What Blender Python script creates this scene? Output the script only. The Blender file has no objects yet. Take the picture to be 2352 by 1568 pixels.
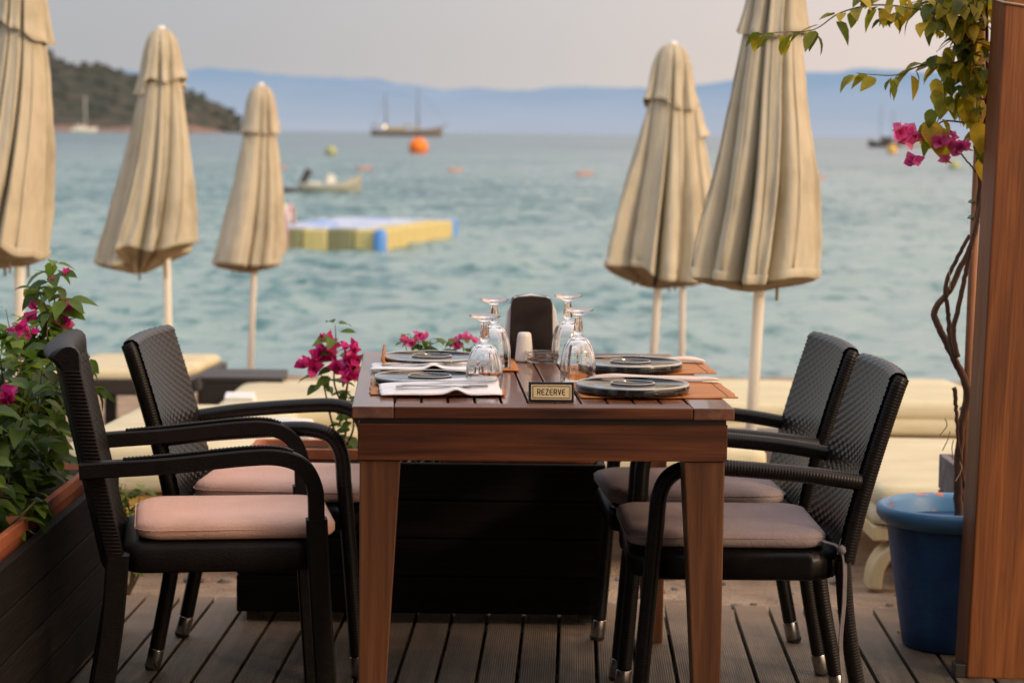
import bpy, math, random
from mathutils import Vector, Matrix, noise
rnd = random.Random(7)
R = math.radians
scene = bpy.context.scene
col = scene.collection
# ------------------------------------------------------------------ camera
CAM_H, PITCH, ROLL = 1.32, R(5.24), R(0.65)
FPX = 2352 * 80 / 36.0
cam = bpy.data.cameras.new('camera'); cam_o = bpy.data.objects.new('camera', cam); col.objects.link(cam_o)
cam.lens = 80; cam.sensor_width = 36; cam.clip_end = 60000; cam.clip_start = 0.05
cam_o.matrix_world = Matrix.Translation((0, 0, CAM_H)) @ Matrix.Rotation(math.pi / 2 - PITCH, 4, 'X') @ Matrix.Rotation(ROLL, 4, 'Z')
scene.camera = cam_o
cam.dof.use_dof = True; cam.dof.focus_distance = 4.9; cam.dof.aperture_fstop = 4.8

def ray(u, v):
    x = (u - 1176) / FPX; y = -(v - 784) / FPX
    c, s = math.cos(ROLL), math.sin(ROLL)
    x, y = c * x - s * y, s * x + c * y
    return Vector((x, math.cos(PITCH) + y * math.sin(PITCH), -math.sin(PITCH) + y * math.cos(PITCH)))
def gz(u, v, z):                 # measured photo point at a known height
    d = ray(u, v); t = (z - CAM_H) / d.z
    return Vector((d.x * t, d.y * t, z))
def at(u, v, Y):                 # measured photo point at a known distance
    d = ray(u, v); t = Y / d.y
    return Vector((d.x * t, Y, CAM_H + d.z * t))

# ------------------------------------------------------------------ object helpers
def tag(o, label=None, cat=None, group=None, kind=None):
    if label: o['label'] = label
    if cat: o['category'] = cat
    if group: o['group'] = group
    if kind: o['kind'] = kind
    return o
def empty(name, loc=(0, 0, 0), rz=0.0, label=None, cat=None, group=None):
    o = bpy.data.objects.new(name, None); col.objects.link(o)
    o.location = loc; o.rotation_euler = (0, 0, rz); o.empty_display_size = 0.1
    return tag(o, label, cat, group)
def copy_tree(o, parent=None):
    c = o.copy(); col.objects.link(c)
    if parent: c.parent = parent
    for ch in list(o.children): copy_tree(ch, c)
    return c

class MB:
    def __init__(s): s.v = []; s.f = []
    def add(s, vs, fs):
        n = len(s.v); s.v += [tuple(p) for p in vs]; s.f += [tuple(i + n for i in f) for f in fs]; return s
    def box(s, c, d, m=None):
        cx, cy, cz = c; x, y, z = d[0] / 2, d[1] / 2, d[2] / 2
        vs = [Vector((i * x, j * y, k * z)) for k in (-1, 1) for j in (-1, 1) for i in (-1, 1)]
        if m is not None: vs = [m @ p for p in vs]
        vs = [p + Vector(c) for p in vs]
        return s.add(vs, [(0, 2, 3, 1), (4, 5, 7, 6), (0, 1, 5, 4), (2, 6, 7, 3), (0, 4, 6, 2), (1, 3, 7, 5)])
    def prism(s, bot, top):       # two matching loops (counter-clockwise from above)
        n = len(bot)
        return s.add(list(bot) + list(top), [tuple(reversed(range(n))), tuple(range(n, 2 * n))] + [(i, (i + 1) % n, n + (i + 1) % n, n + i) for i in range(n)])
    def rings(s, rings, cap=True):
        n = len(rings[0]); vs = [p for r in rings for p in r]; fs = []
        for k in range(len(rings) - 1):
            for i in range(n):
                j = (i + 1) % n
                fs.append((k * n + i, k * n + j, (k + 1) * n + j, (k + 1) * n + i))
        if cap: fs.append(tuple(reversed(range(n)))); fs.append(tuple(range((len(rings) - 1) * n, len(rings) * n)))
        return s.add(vs, fs)
    def sweep(s, pts, prof, side=None, scale=None, cap=True):
        pts = [Vector(p) for p in pts]; rs = []
        prev = None
        for i, p in enumerate(pts):
            t = (pts[min(i + 1, len(pts) - 1)] - pts[max(i - 1, 0)]).normalized()
            if side is not None:
                a = Vector(side); a = (a - t * a.dot(t)).normalized()
            else:
                if prev is None:
                    a = t.orthogonal().normalized()
                else:
                    a = (prev - t * prev.dot(t)).normalized()
            prev = a; b = t.cross(a)
            k = scale[i] if scale else 1.0
            rs.append([p + a * (q[0] * k) + b * (q[1] * k) for q in prof])
        return s.rings(rs, cap)
    def tube(s, pts, r, n=8, cap=True):
        prof = [(math.cos(2 * math.pi * i / n), math.sin(2 * math.pi * i / n)) for i in range(n)]
        sc = r if isinstance(r, (list, tuple)) else [r] * len(pts)
        return s.sweep(pts, prof, None, list(sc), cap)
    def lathe(s, prof, n=32, c=(0, 0, 0), fn=None, cap=True):
        c = Vector(c); rs = []
        for (r, z) in prof:
            ring = []
            for i in range(n):
                a = 2 * math.pi * i / n; k = fn(a, r, z) if fn else r
                ring.append(c + Vector((k * math.cos(a), k * math.sin(a), z)))
            rs.append(ring)
        return s.rings(rs, cap)
    def sheet(s, nu, nv, fn, double=False):
        vs = [fn(i / nu, j / nv) for j in range(nv + 1) for i in range(nu + 1)]
        fs = [(j * (nu + 1) + i, j * (nu + 1) + i + 1, (j + 1) * (nu + 1) + i + 1, (j + 1) * (nu + 1) + i) for j in range(nv) for i in range(nu)]
        return s.add(vs, fs)
    def build(s, name, mat, parent=None, smooth=False, bevel=0, seg=2, solid=0, sub=0, label=None, kind=None):
        me = bpy.data.meshes.new(name); me.from_pydata(s.v, [], s.f); me.update()
        o = bpy.data.objects.new(name, me); col.objects.link(o); me.materials.append(mat)
        if smooth: me.polygons.foreach_set('use_smooth', [True] * len(me.polygons))
        if solid:
            m = o.modifiers.new('solid', 'SOLIDIFY'); m.thickness = solid; m.offset = 0
        if bevel:
            m = o.modifiers.new('bevel', 'BEVEL'); m.width = bevel; m.segments = seg; m.limit_method = 'ANGLE'; m.angle_limit = R(40); m.harden_normals = False
        if sub:
            m = o.modifiers.new('sub', 'SUBSURF'); m.levels = sub; m.render_levels = sub
        if parent: o.parent = parent
        if label: o['label'] = label
        if kind: o['kind'] = kind
        return o

def resample(pts, step):
    pts = [Vector(p) for p in pts]; L = [0]
    for a, b in zip(pts, pts[1:]): L.append(L[-1] + (b - a).length)
    n = max(2, int(L[-1] / step)); out = []; k = 0
    for i in range(n + 1):
        d = L[-1] * i / n
        while k < len(L) - 2 and L[k + 1] < d: k += 1
        t = (d - L[k]) / max(1e-9, L[k + 1] - L[k]); out.append(pts[k].lerp(pts[k + 1], min(1, t)))
    return out
def smoothline(pts, n=8):           # Catmull-Rom
    pts = [Vector(p) for p in pts]; out = []
    P = [pts[0] * 2 - pts[1]] + pts + [pts[-1] * 2 - pts[-2]]
    for i in range(1, len(P) - 2):
        a, b, c, d = P[i - 1:i + 3]
        for k in range(n):
            t = k / n
            out.append(0.5 * ((2 * b) + (c - a) * t + (2 * a - 5 * b + 4 * c - d) * t * t + (3 * b - a - 3 * c + d) * t ** 3))
    out.append(pts[-1]); return out
def rrect(x0, x1, y0, y1, r, n=6):
    o = []
    for cx, cy, a0 in ((x1 - r, y1 - r, 0), (x0 + r, y1 - r, 90), (x0 + r, y0 + r, 180), (x1 - r, y0 + r, 270)):
        for i in range(n + 1):
            a = R(a0 + 90 * i / n); o.append((cx + r * math.cos(a), cy + r * math.sin(a)))
    return o

# ------------------------------------------------------------------ materials
def newmat(name):
    m = bpy.data.materials.new(name); m.use_nodes = True
    nt = m.node_tree; b = nt.nodes['Principled BSDF']
    return m, nt, b
def N(nt, t, **kw):
    n = nt.nodes.new(t)
    for k, v in kw.items():
        if k in n.inputs: n.inputs[k].default_value = v
        else: setattr(n, k, v)
    return n
def c4(c): return (c[0], c[1], c[2], 1)
def ramp(nt, stops):
    r = nt.nodes.new('ShaderNodeValToRGB'); e = r.color_ramp.elements
    e[0].position = stops[0][0]; e[0].color = c4(stops[0][1]); e[1].position = stops[-1][0]; e[1].color = c4(stops[-1][1])
    for p, c in stops[1:-1]:
        k = e.new(p); k.color = c4(c)
    return r
def noisy(name, stops, scale=(8, 8, 8), rough=0.6, bump=0.0, bscale=None, detail=6, spec=0.5, metal=0, coat=0, dist=0.01, island=0.0, distort=0.0):
    """noise-driven colour + bump in object space; scale squeezes the noise along the grain"""
    m, nt, b = newmat(name); L = nt.links.new
    tc = N(nt, 'ShaderNodeTexCoord'); mp = N(nt, 'ShaderNodeMapping'); mp.inputs['Scale'].default_value = scale
    L(tc.outputs['Object'], mp.inputs[0])
    nz = N(nt, 'ShaderNodeTexNoise', Scale=1.0, Detail=detail, Roughness=0.6, Distortion=distort)
    if island:
        g = N(nt, 'ShaderNodeNewGeometry'); ad = N(nt, 'ShaderNodeVectorMath', operation='ADD')
        ml = N(nt, 'ShaderNodeMath', operation='MULTIPLY'); ml.inputs[1].default_value = 37.0
        L(g.outputs['Random Per Island'], ml.inputs[0]); L(mp.outputs[0], ad.inputs[0]); L(ml.outputs[0], ad.inputs[1]); L(ad.outputs[0], nz.inputs['Vector'])
    else:
        L(mp.outputs[0], nz.inputs['Vector'])
    rp = ramp(nt, stops); L(nz.outputs['Fac'], rp.inputs[0])
    out = rp.outputs[0]
    if island:
        hs = N(nt, 'ShaderNodeHueSaturation'); mr = N(nt, 'ShaderNodeMapRange')
        mr.inputs['To Min'].default_value = 1 - island; mr.inputs['To Max'].default_value = 1 + island
        L(g.outputs['Random Per Island'], mr.inputs['Value']); L(mr.outputs[0], hs.inputs['Value']); L(out, hs.inputs['Color']); out = hs.outputs[0]
    L(out, b.inputs['Base Color'])
    b.inputs['Roughness'].default_value = rough; b.inputs['Metallic'].default_value = metal
    b.inputs['Specular IOR Level'].default_value = spec; b.inputs['Coat Weight'].default_value = coat
    if bump:
        n2 = N(nt, 'ShaderNodeTexNoise', Scale=1.0, Detail=4.0)
        mp2 = N(nt, 'ShaderNodeMapping'); mp2.inputs['Scale'].default_value = bscale or tuple(3 * k for k in scale)
        L(tc.outputs['Object'], mp2.inputs[0]); L(mp2.outputs[0], n2.inputs['Vector'])
        bp = N(nt, 'ShaderNodeBump', Strength=bump, Distance=dist); L(n2.outputs['Fac'], bp.inputs['Height']); L(bp.outputs[0], b.inputs['Normal'])
    return m
def leafmat(name, stops, trans=0.35, back=None, rough=0.45):
    m, nt, b = newmat(name); L = nt.links.new
    g = N(nt, 'ShaderNodeNewGeometry'); rp = ramp(nt, stops); L(g.outputs['Random Per Island'], rp.inputs[0])
    tc = N(nt, 'ShaderNodeTexCoord'); nz = N(nt, 'ShaderNodeTexNoise', Scale=40.0, Detail=3.0); L(tc.outputs['Object'], nz.inputs['Vector'])
    hs = N(nt, 'ShaderNodeHueSaturation'); mr = N(nt, 'ShaderNodeMapRange'); mr.inputs['To Min'].default_value = .6; mr.inputs['To Max'].default_value = 1.4
    L(nz.outputs['Fac'], mr.inputs['Value']); L(mr.outputs[0], hs.inputs['Value']); L(rp.outputs[0], hs.inputs['Color'])
    L(hs.outputs[0], b.inputs['Base Color']); b.inputs['Roughness'].default_value = rough
    tr = N(nt, 'ShaderNodeBsdfTranslucent'); mx = N(nt, 'ShaderNodeMixShader'); mx.inputs[0].default_value = trans
    L(hs.outputs[0], tr.inputs[0]); L(b.outputs[0], mx.inputs[1]); L(tr.outputs[0], mx.inputs[2])
    L(mx.outputs[0], nt.nodes['Material Output'].inputs['Surface'])
    return m
M = {}
M['table_x'] = noisy('table_wood_across', [(.3, (.035, .009, .003)), (.5, (.105, .028, .009)), (.7, (.19, .058, .020))], (2.4, 40, 40), .45, .5, (4, 160, 160), distort=.4, dist=.002, island=.2)
M['table_y'] = noisy('table_wood_along', [(.3, (.09, .028, .012)), (.5, (.18, .062, .028)), (.72, (.27, .105, .05))], (34, 1.6, 34), .3, .2, (160, 4, 160), distort=.4, dist=.0015, island=.25, coat=.45)
M['table_z'] = noisy('table_wood_upright', [(.3, (.055, .017, .006)), (.5, (.115, .040, .014)), (.72, (.19, .078, .034))], (34, 34, 1.6), .5, .3, (160, 160, 4), distort=.4, dist=.002)
M['post'] = noisy('post_timber', [(.25, (.085, .022, .004)), (.5, (.19, .055, .010)), (.75, (.29, .092, .020))], (26, 26, 1.6), .6, .5, (120, 120, 5), distort=1.2, dist=.003)
def knots(m):
    nt = m.node_tree; L = nt.links.new; b = nt.nodes['Principled BSDF']; src = b.inputs['Base Color'].links[0].from_socket
    tc = N(nt, 'ShaderNodeTexCoord'); mp = N(nt, 'ShaderNodeMapping'); mp.inputs['Scale'].default_value = (8, 8, 3.4); L(tc.outputs['Object'], mp.inputs[0])
    vo = N(nt, 'ShaderNodeTexVoronoi', Scale=1.0); L(mp.outputs[0], vo.inputs['Vector']); rp = ramp(nt, [(.05, (.25, .2, .17)), (.085, (.75, .72, .7)), (.14, (1, 1, 1))]); L(vo.outputs['Distance'], rp.inputs[0])
    mx = N(nt, 'ShaderNodeMix', data_type='RGBA', blend_type='MULTIPLY'); mx.inputs[0].default_value = 1; L(src, mx.inputs[6]); L(rp.outputs[0], mx.inputs[7]); L(mx.outputs[2], b.inputs['Base Color'])
knots(M['post'])
M['planter'] = noisy('planter_boards', [(.3, (.006, .005, .004)), (.55, (.012, .0095, .008)), (.8, (.034, .027, .023))], (24, 2.0, 24), .75, .6, (120, 6, 120), island=.35, dist=.004, spec=.18)
M['planter_x'] = noisy('planter_boards_across', [(.3, (.003, .0025, .002)), (.55, (.008, .006, .005)), (.8, (.022, .015, .010))], (2.0, 24, 24), .8, .6, (6, 120, 120), island=.35, dist=.004, spec=.12)
M['grey_board'] = noisy('weathered_board', [(.3, (.09, .08, .085)), (.7, (.22, .20, .21))], (2, 24, 24), .75, .4, (6, 110, 110), island=.25, dist=.003)
M['terracotta'] = noisy('terracotta', [(.3, (.36, .10, .04)), (.7, (.52, .17, .075))], (14, 14, 14), .7, .2, (90, 90, 90), dist=.003)
M['soil'] = noisy('soil', [(.3, (.012, .008, .006)), (.7, (.05, .032, .022))], (40, 40, 40), .95, 1.0, (90, 90, 90), dist=.02)
M['rattan'] = noisy('dark_rattan', [(.3, (.004, .0035, .0035)), (.7, (.011, .009, .009))], (60, 60, 60), .33, .15, (300, 300, 300), spec=.3, dist=.001)
M['moulded'] = noisy('dark_moulded_rattan', [(.3, (.006, .005, .005)), (.7, (.012, .009, .008))], (40, 40, 40), .5, .6, (110, 110, 240), spec=.2, dist=.002)
M['chrome'] = noisy('brushed_metal', [(.3, (.28, .27, .26)), (.7, (.44, .43, .41))], (40, 40, 40), .25, metal=1.0)
M['steel'] = noisy('polished_steel', [(.3, (.70, .70, .72)), (.7, (.82, .82, .84))], (20, 20, 20), .12, metal=1.0)
M['rubber'] = noisy('black_rubber', [(.3, (.012, .012, .012)), (.7, (.022, .02, .02))], (30, 30, 30), .7)
M['cushion_pink'] = noisy('dusty_pink_fabric', [(.3, (.76, .46, .37)), (.7, (.88, .58, .475))], (5, 5, 5), .9, .6, (150, 150, 150), spec=.2, dist=.003)
M['cushion_mauve'] = noisy('mauve_fabric', [(.3, (.27, .215, .222)), (.7, (.37, .30, .305))], (5, 5, 5), .9, .6, (150, 150, 150), spec=.2, dist=.003)
M['ribbon'] = noisy('grey_ribbon', [(.3, (.10, .09, .10)), (.7, (.17, .15, .165))], (20, 20, 20), .6)
M['canvas'] = noisy('beige_canvas', [(.28, (.34, .30, .22)), (.5, (.50, .455, .35)), (.75, (.56, .525, .42))], (5, 5, 3.2), .9, .7, (26, 26, 7), spec=.15, dist=.012, detail=9)
M['canvas_shade'] = noisy('shaded_beige_canvas', [(.3, (.17, .12, .075)), (.7, (.27, .20, .13))], (8, 8, 8), .95, .4, (60, 60, 60), spec=.1, dist=.006)  # darker copy of the canvas; shade below the hem put into its colour
M['pole'] = noisy('white_pole', [(.3, (.74, .71, .66)), (.75, (.86, .84, .80))], (30, 30, 3), .45, .1, (60, 60, 8))
M['mattress'] = noisy('cream_mattress', [(.3, (.55, .50, .33)), (.7, (.68, .63, .45))], (3, 3, 6), .85, .3, (14, 14, 40), spec=.2, dist=.01)
M['plastic_cream'] = noisy('cream_plastic', [(.3, (.52, .43, .24)), (.7, (.62, .53, .33))], (5, 5, 5), .5, .1)
M['plastic_yellow'] = noisy('yellow_plastic', [(.3, (.62, .38, .09)), (.7, (.70, .46, .14))], (5, 5, 5), .5, .1)
M['dark_wood'] = noisy('dark_brown_wood', [(.3, (.014, .011, .011)), (.7, (.035, .028, .027))], (3, 26, 26), .5, .3, (8, 120, 120), dist=.003)
M['towel'] = noisy('white_towel', [(.3, (.66, .69, .72)), (.7, (.80, .82, .84))], (20, 20, 20), .95, .5, (120, 120, 120))
M['paper'] = noisy('white_paper', [(.3, (.83, .82, .86)), (.7, (.90, .89, .92))], (14, 14, 14), .35, .25, (45, 45, 45), coat=.35, dist=.004)
M['napkin_pink'] = noisy('pinkish_napkin', [(.3, (.66, .52, .47)), (.7, (.78, .66, .61))], (14, 14, 14), .85, .35, (80, 80, 80), dist=.003)
M['ceramic'] = noisy('white_ceramic', [(.3, (.72, .69, .66)), (.7, (.80, .78, .75))], (6, 6, 6), .35, coat=.3)
M['plate'] = noisy('black_glazed_plate', [(.3, (.008, .011, .016)), (.7, (.018, .022, .03))], (18, 18, 18), .10, .05, (30, 30, 30), coat=.6, dist=.001)
M['edge_highlight'] = noisy('painted_edge_highlight', [(.3, (.42, .42, .40)), (.7, (.62, .61, .58))], (30, 30, 30), .3, coat=.3)  # pale rings paint a highlight along the plate rim and foot ring
M['plate'].node_tree.nodes['Principled BSDF'].inputs['IOR'].default_value = 2.1
M['plate_edge'] = noisy('mottled_plate_edge', [(.42, (.008, .011, .016)), (.56, (.02, .03, .035)), (.75, (.10, .12, .12))], (70, 70, 25), .16, coat=.4)
M['holder'] = noisy('dark_brown_leather', [(.3, (.008, .0035, .003)), (.7, (.017, .0075, .006))], (20, 20, 20), .55, .2, (160, 160, 160), dist=.001)
M['black_plastic'] = noisy('black_plastic', [(.3, (.010, .010, .012)), (.7, (.018, .018, .022))], (20, 20, 20), .35)
M['gold'] = noisy('pale_gold_plate', [(.3, (.74, .58, .32)), (.7, (.84, .69, .43))], (14, 14, 14), .45, metal=.1)
M['ink'] = noisy('dark_brown_ink', [(.3, (.018, .011, .008)), (.7, (.03, .02, .014))], (30, 30, 30), .6)
M['blue_pot'] = noisy('blue_painted_pot', [(.25, (.008, .05, .16)), (.5, (.014, .085, .25)), (.62, (.03, .12, .30)), (.8, (.07, .16, .31))], (7, 7, 5), .55, .4, (40, 40, 60), dist=.004, detail=10)
M['stem'] = noisy('vine_bark', [(.3, (.07, .035, .02)), (.7, (.20, .105, .06))], (40, 40, 12), .8, .6, (160, 160, 40), dist=.004)
M['twig'] = noisy('young_stem', [(.3, (.10, .08, .03)), (.7, (.22, .15, .06))], (40, 40, 40), .7)
M['stake'] = noisy('brown_stake', [(.3, (.26, .12, .07)), (.7, (.44, .23, .14))], (40, 40, 4), .7, .3)
M['tie'] = noisy('green_tie', [(.3, (.02, .10, .06)), (.7, (.04, .17, .10))], (40, 40, 40), .5)
M['cord'] = noisy('pale_cord', [(.3, (.60, .42, .24)), (.7, (.75, .56, .36))], (40, 40, 40), .7)
M['leaf'] = leafmat('green_leaf', [(0, (.045, .10, .012)), (.5, (.11, .20, .022)), (.85, (.19, .30, .035)), (1, (.28, .36, .05))], .5)
M['leaf_warm'] = leafmat('sunlit_leaf', [(0, (.07, .11, .010)), (.4, (.24, .26, .018)), (.75, (.55, .44, .028)), (1, (.75, .52, .04))], .55)  # warm light on the vine put into the leaf colour
M['bract'] = leafmat('magenta_bract', [(0, (.52, .015, .18)), (.6, (.74, .035, .30)), (1, (.82, .12, .36))], .4, rough=.6)
M['bract_light'] = leafmat('pink_bract', [(0, (.70, .07, .34)), (.6, (.88, .18, .48)), (1, (.90, .30, .45))], .4, rough=.6)
M['grass'] = leafmat('spiky_leaf', [(0, (.06, .12, .03)), (1, (.20, .26, .08))], .3)
M['hull_dark'] = noisy('dark_hull', [(.3, (.03, .028, .03)), (.7, (.07, .06, .055))], (1, 1, 1), .5)
M['hull_wood'] = noisy('wooden_hull', [(.3, (.13, .10, .085)), (.7, (.22, .18, .15))], (.3, 3, 3), .5)
M['hull_white'] = noisy('white_hull', [(.3, (.62, .64, .58)), (.7, (.74, .75, .68))], (1, 1, 1), .4)
M['hull_cream'] = noisy('cream_hull', [(.3, (.33, .33, .25)), (.7, (.45, .44, .34))], (1, 1, 1), .4)
M['hull_grey'] = noisy('grey_green_hull', [(.3, (.26, .28, .24)), (.7, (.38, .40, .34))], (1, 1, 1), .5)
M['mast'] = noisy('hazy_mast', [(.3, (.13, .15, .19)), (.7, (.18, .20, .25))], (1, 1, 1), .6)
M['orange'] = noisy('orange_buoy_paint', [(.3, (.90, .17, .008)), (.7, (.95, .27, .02))], (1.2, 1.2, 1.2), .45)
M['red_float'] = noisy('faded_red_float', [(.3, (.42, .20, .15)), (.7, (.50, .27, .20))], (3, 3, 3), .6)
M['yellow_buoy'] = noisy('yellow_buoy_paint', [(.3, (.72, .42, .08)), (.7, (.80, .52, .14))], (1.5, 1.5, 1.5), .5)
M['green_buoy'] = noisy('pale_green_buoy_paint', [(.3, (.33, .38, .16)), (.7, (.45, .47, .22))], (2, 2, 2), .5)
M['cube_yellow'] = noisy('yellow_float_plastic', [(.3, (.50, .44, .17)), (.7, (.64, .56, .25))], (4, 4, 4), .55, .1)
M['cube_olive'] = noisy('olive_float_plastic', [(.3, (.17, .18, .095)), (.7, (.28, .28, .15))], (4, 4, 4), .6, .1)
M['cube_blue'] = noisy('blue_float_plastic', [(.3, (.08, .26, .70)), (.7, (.14, .36, .80))], (4, 4, 4), .5, .1)
M['cube_pale'] = noisy('pale_blue_float_plastic', [(.3, (.40, .50, .72)), (.7, (.55, .63, .80))], (4, 4, 4), .5, .1)
M['pink_plastic'] = noisy('pinkish_plastic', [(.3, (.48, .30, .36)), (.7, (.58, .40, .45))], (4, 4, 4), .5)
M['stone'] = noisy('beach_stone', [(.3, (.13, .10, .08)), (.7, (.32, .26, .21))], (18, 18, 18), .85, .5)
M['dry_leaf'] = noisy('dry_leaf', [(.3, (.30, .12, .03)), (.7, (.50, .22, .05))], (60, 60, 60), .7)
def glassmat(name, rough=0.0, col_=(1, 1, 1)):
    m, nt, b = newmat(name); tc = N(nt, 'ShaderNodeTexCoord'); nz = N(nt, 'ShaderNodeTexNoise', Scale=30.0, Detail=2.0)
    nt.links.new(tc.outputs['Object'], nz.inputs['Vector']); bp = N(nt, 'ShaderNodeBump', Strength=.03, Distance=.002)
    nt.links.new(nz.outputs['Fac'], bp.inputs['Height']); nt.links.new(bp.outputs[0], b.inputs['Normal'])
    b.inputs['Base Color'].default_value = c4(col_); b.inputs['Transmission Weight'].default_value = 1; b.inputs['Roughness'].default_value = rough; b.inputs['IOR'].default_value = 1.5
    return m
M['glass'] = glassmat('clear_glass')
def bamboo():
    m, nt, b = newmat('bamboo_slats'); L = nt.links.new
    tc = N(nt, 'ShaderNodeTexCoord'); sp = N(nt, 'ShaderNodeSeparateXYZ'); L(tc.outputs['Object'], sp.inputs[0])
    wv = N(nt, 'ShaderNodeTexWave', bands_direction='Y', Scale=62.0, Distortion=0.6, Detail=1.0); L(tc.outputs['Object'], wv.inputs['Vector'])
    mp = N(nt, 'ShaderNodeMapping'); mp.inputs['Scale'].default_value = (6, 190, 40); L(tc.outputs['Object'], mp.inputs[0])
    nz = N(nt, 'ShaderNodeTexNoise', Scale=1.0, Detail=5.0); L(mp.outputs[0], nz.inputs['Vector'])
    rp = ramp(nt, [(.25, (.36, .105, .014)), (.5, (.60, .21, .035)), (.75, (.75, .34, .09))]); L(nz.outputs['Fac'], rp.inputs[0])
    mx = N(nt, 'ShaderNodeMix', data_type='RGBA', blend_type='MULTIPLY'); mx.inputs[0].default_value = .7
    r2 = ramp(nt, [(0, (.25, .2, .15)), (.35, (1, 1, 1))]); L(wv.outputs['Fac'], r2.inputs[0])
    L(rp.outputs[0], mx.inputs[6]); L(r2.outputs[0], mx.inputs[7]); L(mx.outputs[2], b.inputs['Base Color'])
    bp = N(nt, 'ShaderNodeBump', Strength=.6, Distance=.002); L(wv.outputs['Fac'], bp.inputs['Height']); L(bp.outputs[0], b.inputs['Normal'])
    b.inputs['Roughness'].default_value = .5
    return m
M['bamboo'] = bamboo()
def deckmat():
    m, nt, b = newmat('deck_boards'); L = nt.links.new
    tc = N(nt, 'ShaderNodeTexCoord'); g = N(nt, 'ShaderNodeNewGeometry')
    mp = N(nt, 'ShaderNodeMapping'); mp.inputs['Scale'].default_value = (30, 2.2, 30); L(tc.outputs['Object'], mp.inputs[0])
    ml = N(nt, 'ShaderNodeMath', operation='MULTIPLY'); ml.inputs[1].default_value = 41.0; L(g.outputs['Random Per Island'], ml.inputs[0])
    ad = N(nt, 'ShaderNodeVectorMath', operation='ADD'); L(mp.outputs[0], ad.inputs[0]); L(ml.outputs[0], ad.inputs[1])
    nz = N(nt, 'ShaderNodeTexNoise', Scale=1.0, Detail=7.0, Roughness=.65); L(ad.outputs[0], nz.inputs['Vector'])
    rp = ramp(nt, [(.3, (.045, .037, .029)), (.5, (.085, .071, .055)), (.75, (.15, .125, .096))]); L(nz.outputs['Fac'], rp.inputs[0])
    hs = N(nt, 'ShaderNodeHueSaturation'); mr = N(nt, 'ShaderNodeMapRange'); mr.inputs['To Min'].default_value = .75; mr.inputs['To Max'].default_value = 1.25
    L(g.outputs['Random Per Island'], mr.inputs['Value']); L(mr.outputs[0], hs.inputs['Value']); L(rp.outputs[0], hs.inputs['Color'])
    # drifted sand towards the beach edge, stains
    n2 = N(nt, 'ShaderNodeTexNoise', Scale=5.0, Detail=6.0, Roughness=.7); L(tc.outputs['Object'], n2.inputs['Vector'])
    sp = N(nt, 'ShaderNodeSeparateXYZ'); L(tc.outputs['Object'], sp.inputs[0])
    m1 = N(nt, 'ShaderNodeMapRange'); m1.inputs['From Min'].default_value = 5.55; m1.inputs['From Max'].default_value = 6.35; L(sp.outputs['Y'], m1.inputs['Value'])
    a1 = N(nt, 'ShaderNodeMath', operation='MULTIPLY_ADD'); a1.inputs[1].default_value = 1.5; a1.inputs[2].default_value = -.75; L(n2.outputs['Fac'], a1.inputs[0])
    a2 = N(nt, 'ShaderNodeMath', operation='ADD', use_clamp=True); L(a1.outputs[0], a2.inputs[0]); L(m1.outputs[0], a2.inputs[1])
    a3 = N(nt, 'ShaderNodeMath', operation='MULTIPLY'); a3.inputs[1].default_value = .75; L(a2.outputs[0], a3.inputs[0])
    mx = N(nt, 'ShaderNodeMix', data_type='RGBA'); L(a3.outputs[0], mx.inputs[0]); L(hs.outputs[0], mx.inputs[6]); mx.inputs[7].default_value = (.30, .20, .125, 1)
    L(mx.outputs[2], b.inputs['Base Color']); b.inputs['Roughness'].default_value = .62; b.inputs['Specular IOR Level'].default_value = .35
    wv = N(nt, 'ShaderNodeTexWave', bands_direction='X', Scale=55.0); L(tc.outputs['Object'], wv.inputs['Vector'])
    bp = N(nt, 'ShaderNodeBump', Strength=.5, Distance=.002); L(wv.outputs['Fac'], bp.inputs['Height'])
    bp2 = N(nt, 'ShaderNodeBump', Strength=.4, Distance=.002); L(nz.outputs['Fac'], bp2.inputs['Height']); L(bp.outputs[0], bp2.inputs['Normal']); L(bp2.outputs[0], b.inputs['Normal'])
    return m
M['deck'] = deckmat()
M['sand'] = noisy('coarse_sand', [(.25, (.20, .145, .105)), (.5, (.36, .27, .195)), (.75, (.47, .37, .28))], (5, 5, 5), .95, 1.0, (60, 60, 60), spec=.1, dist=.02, detail=10)
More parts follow.
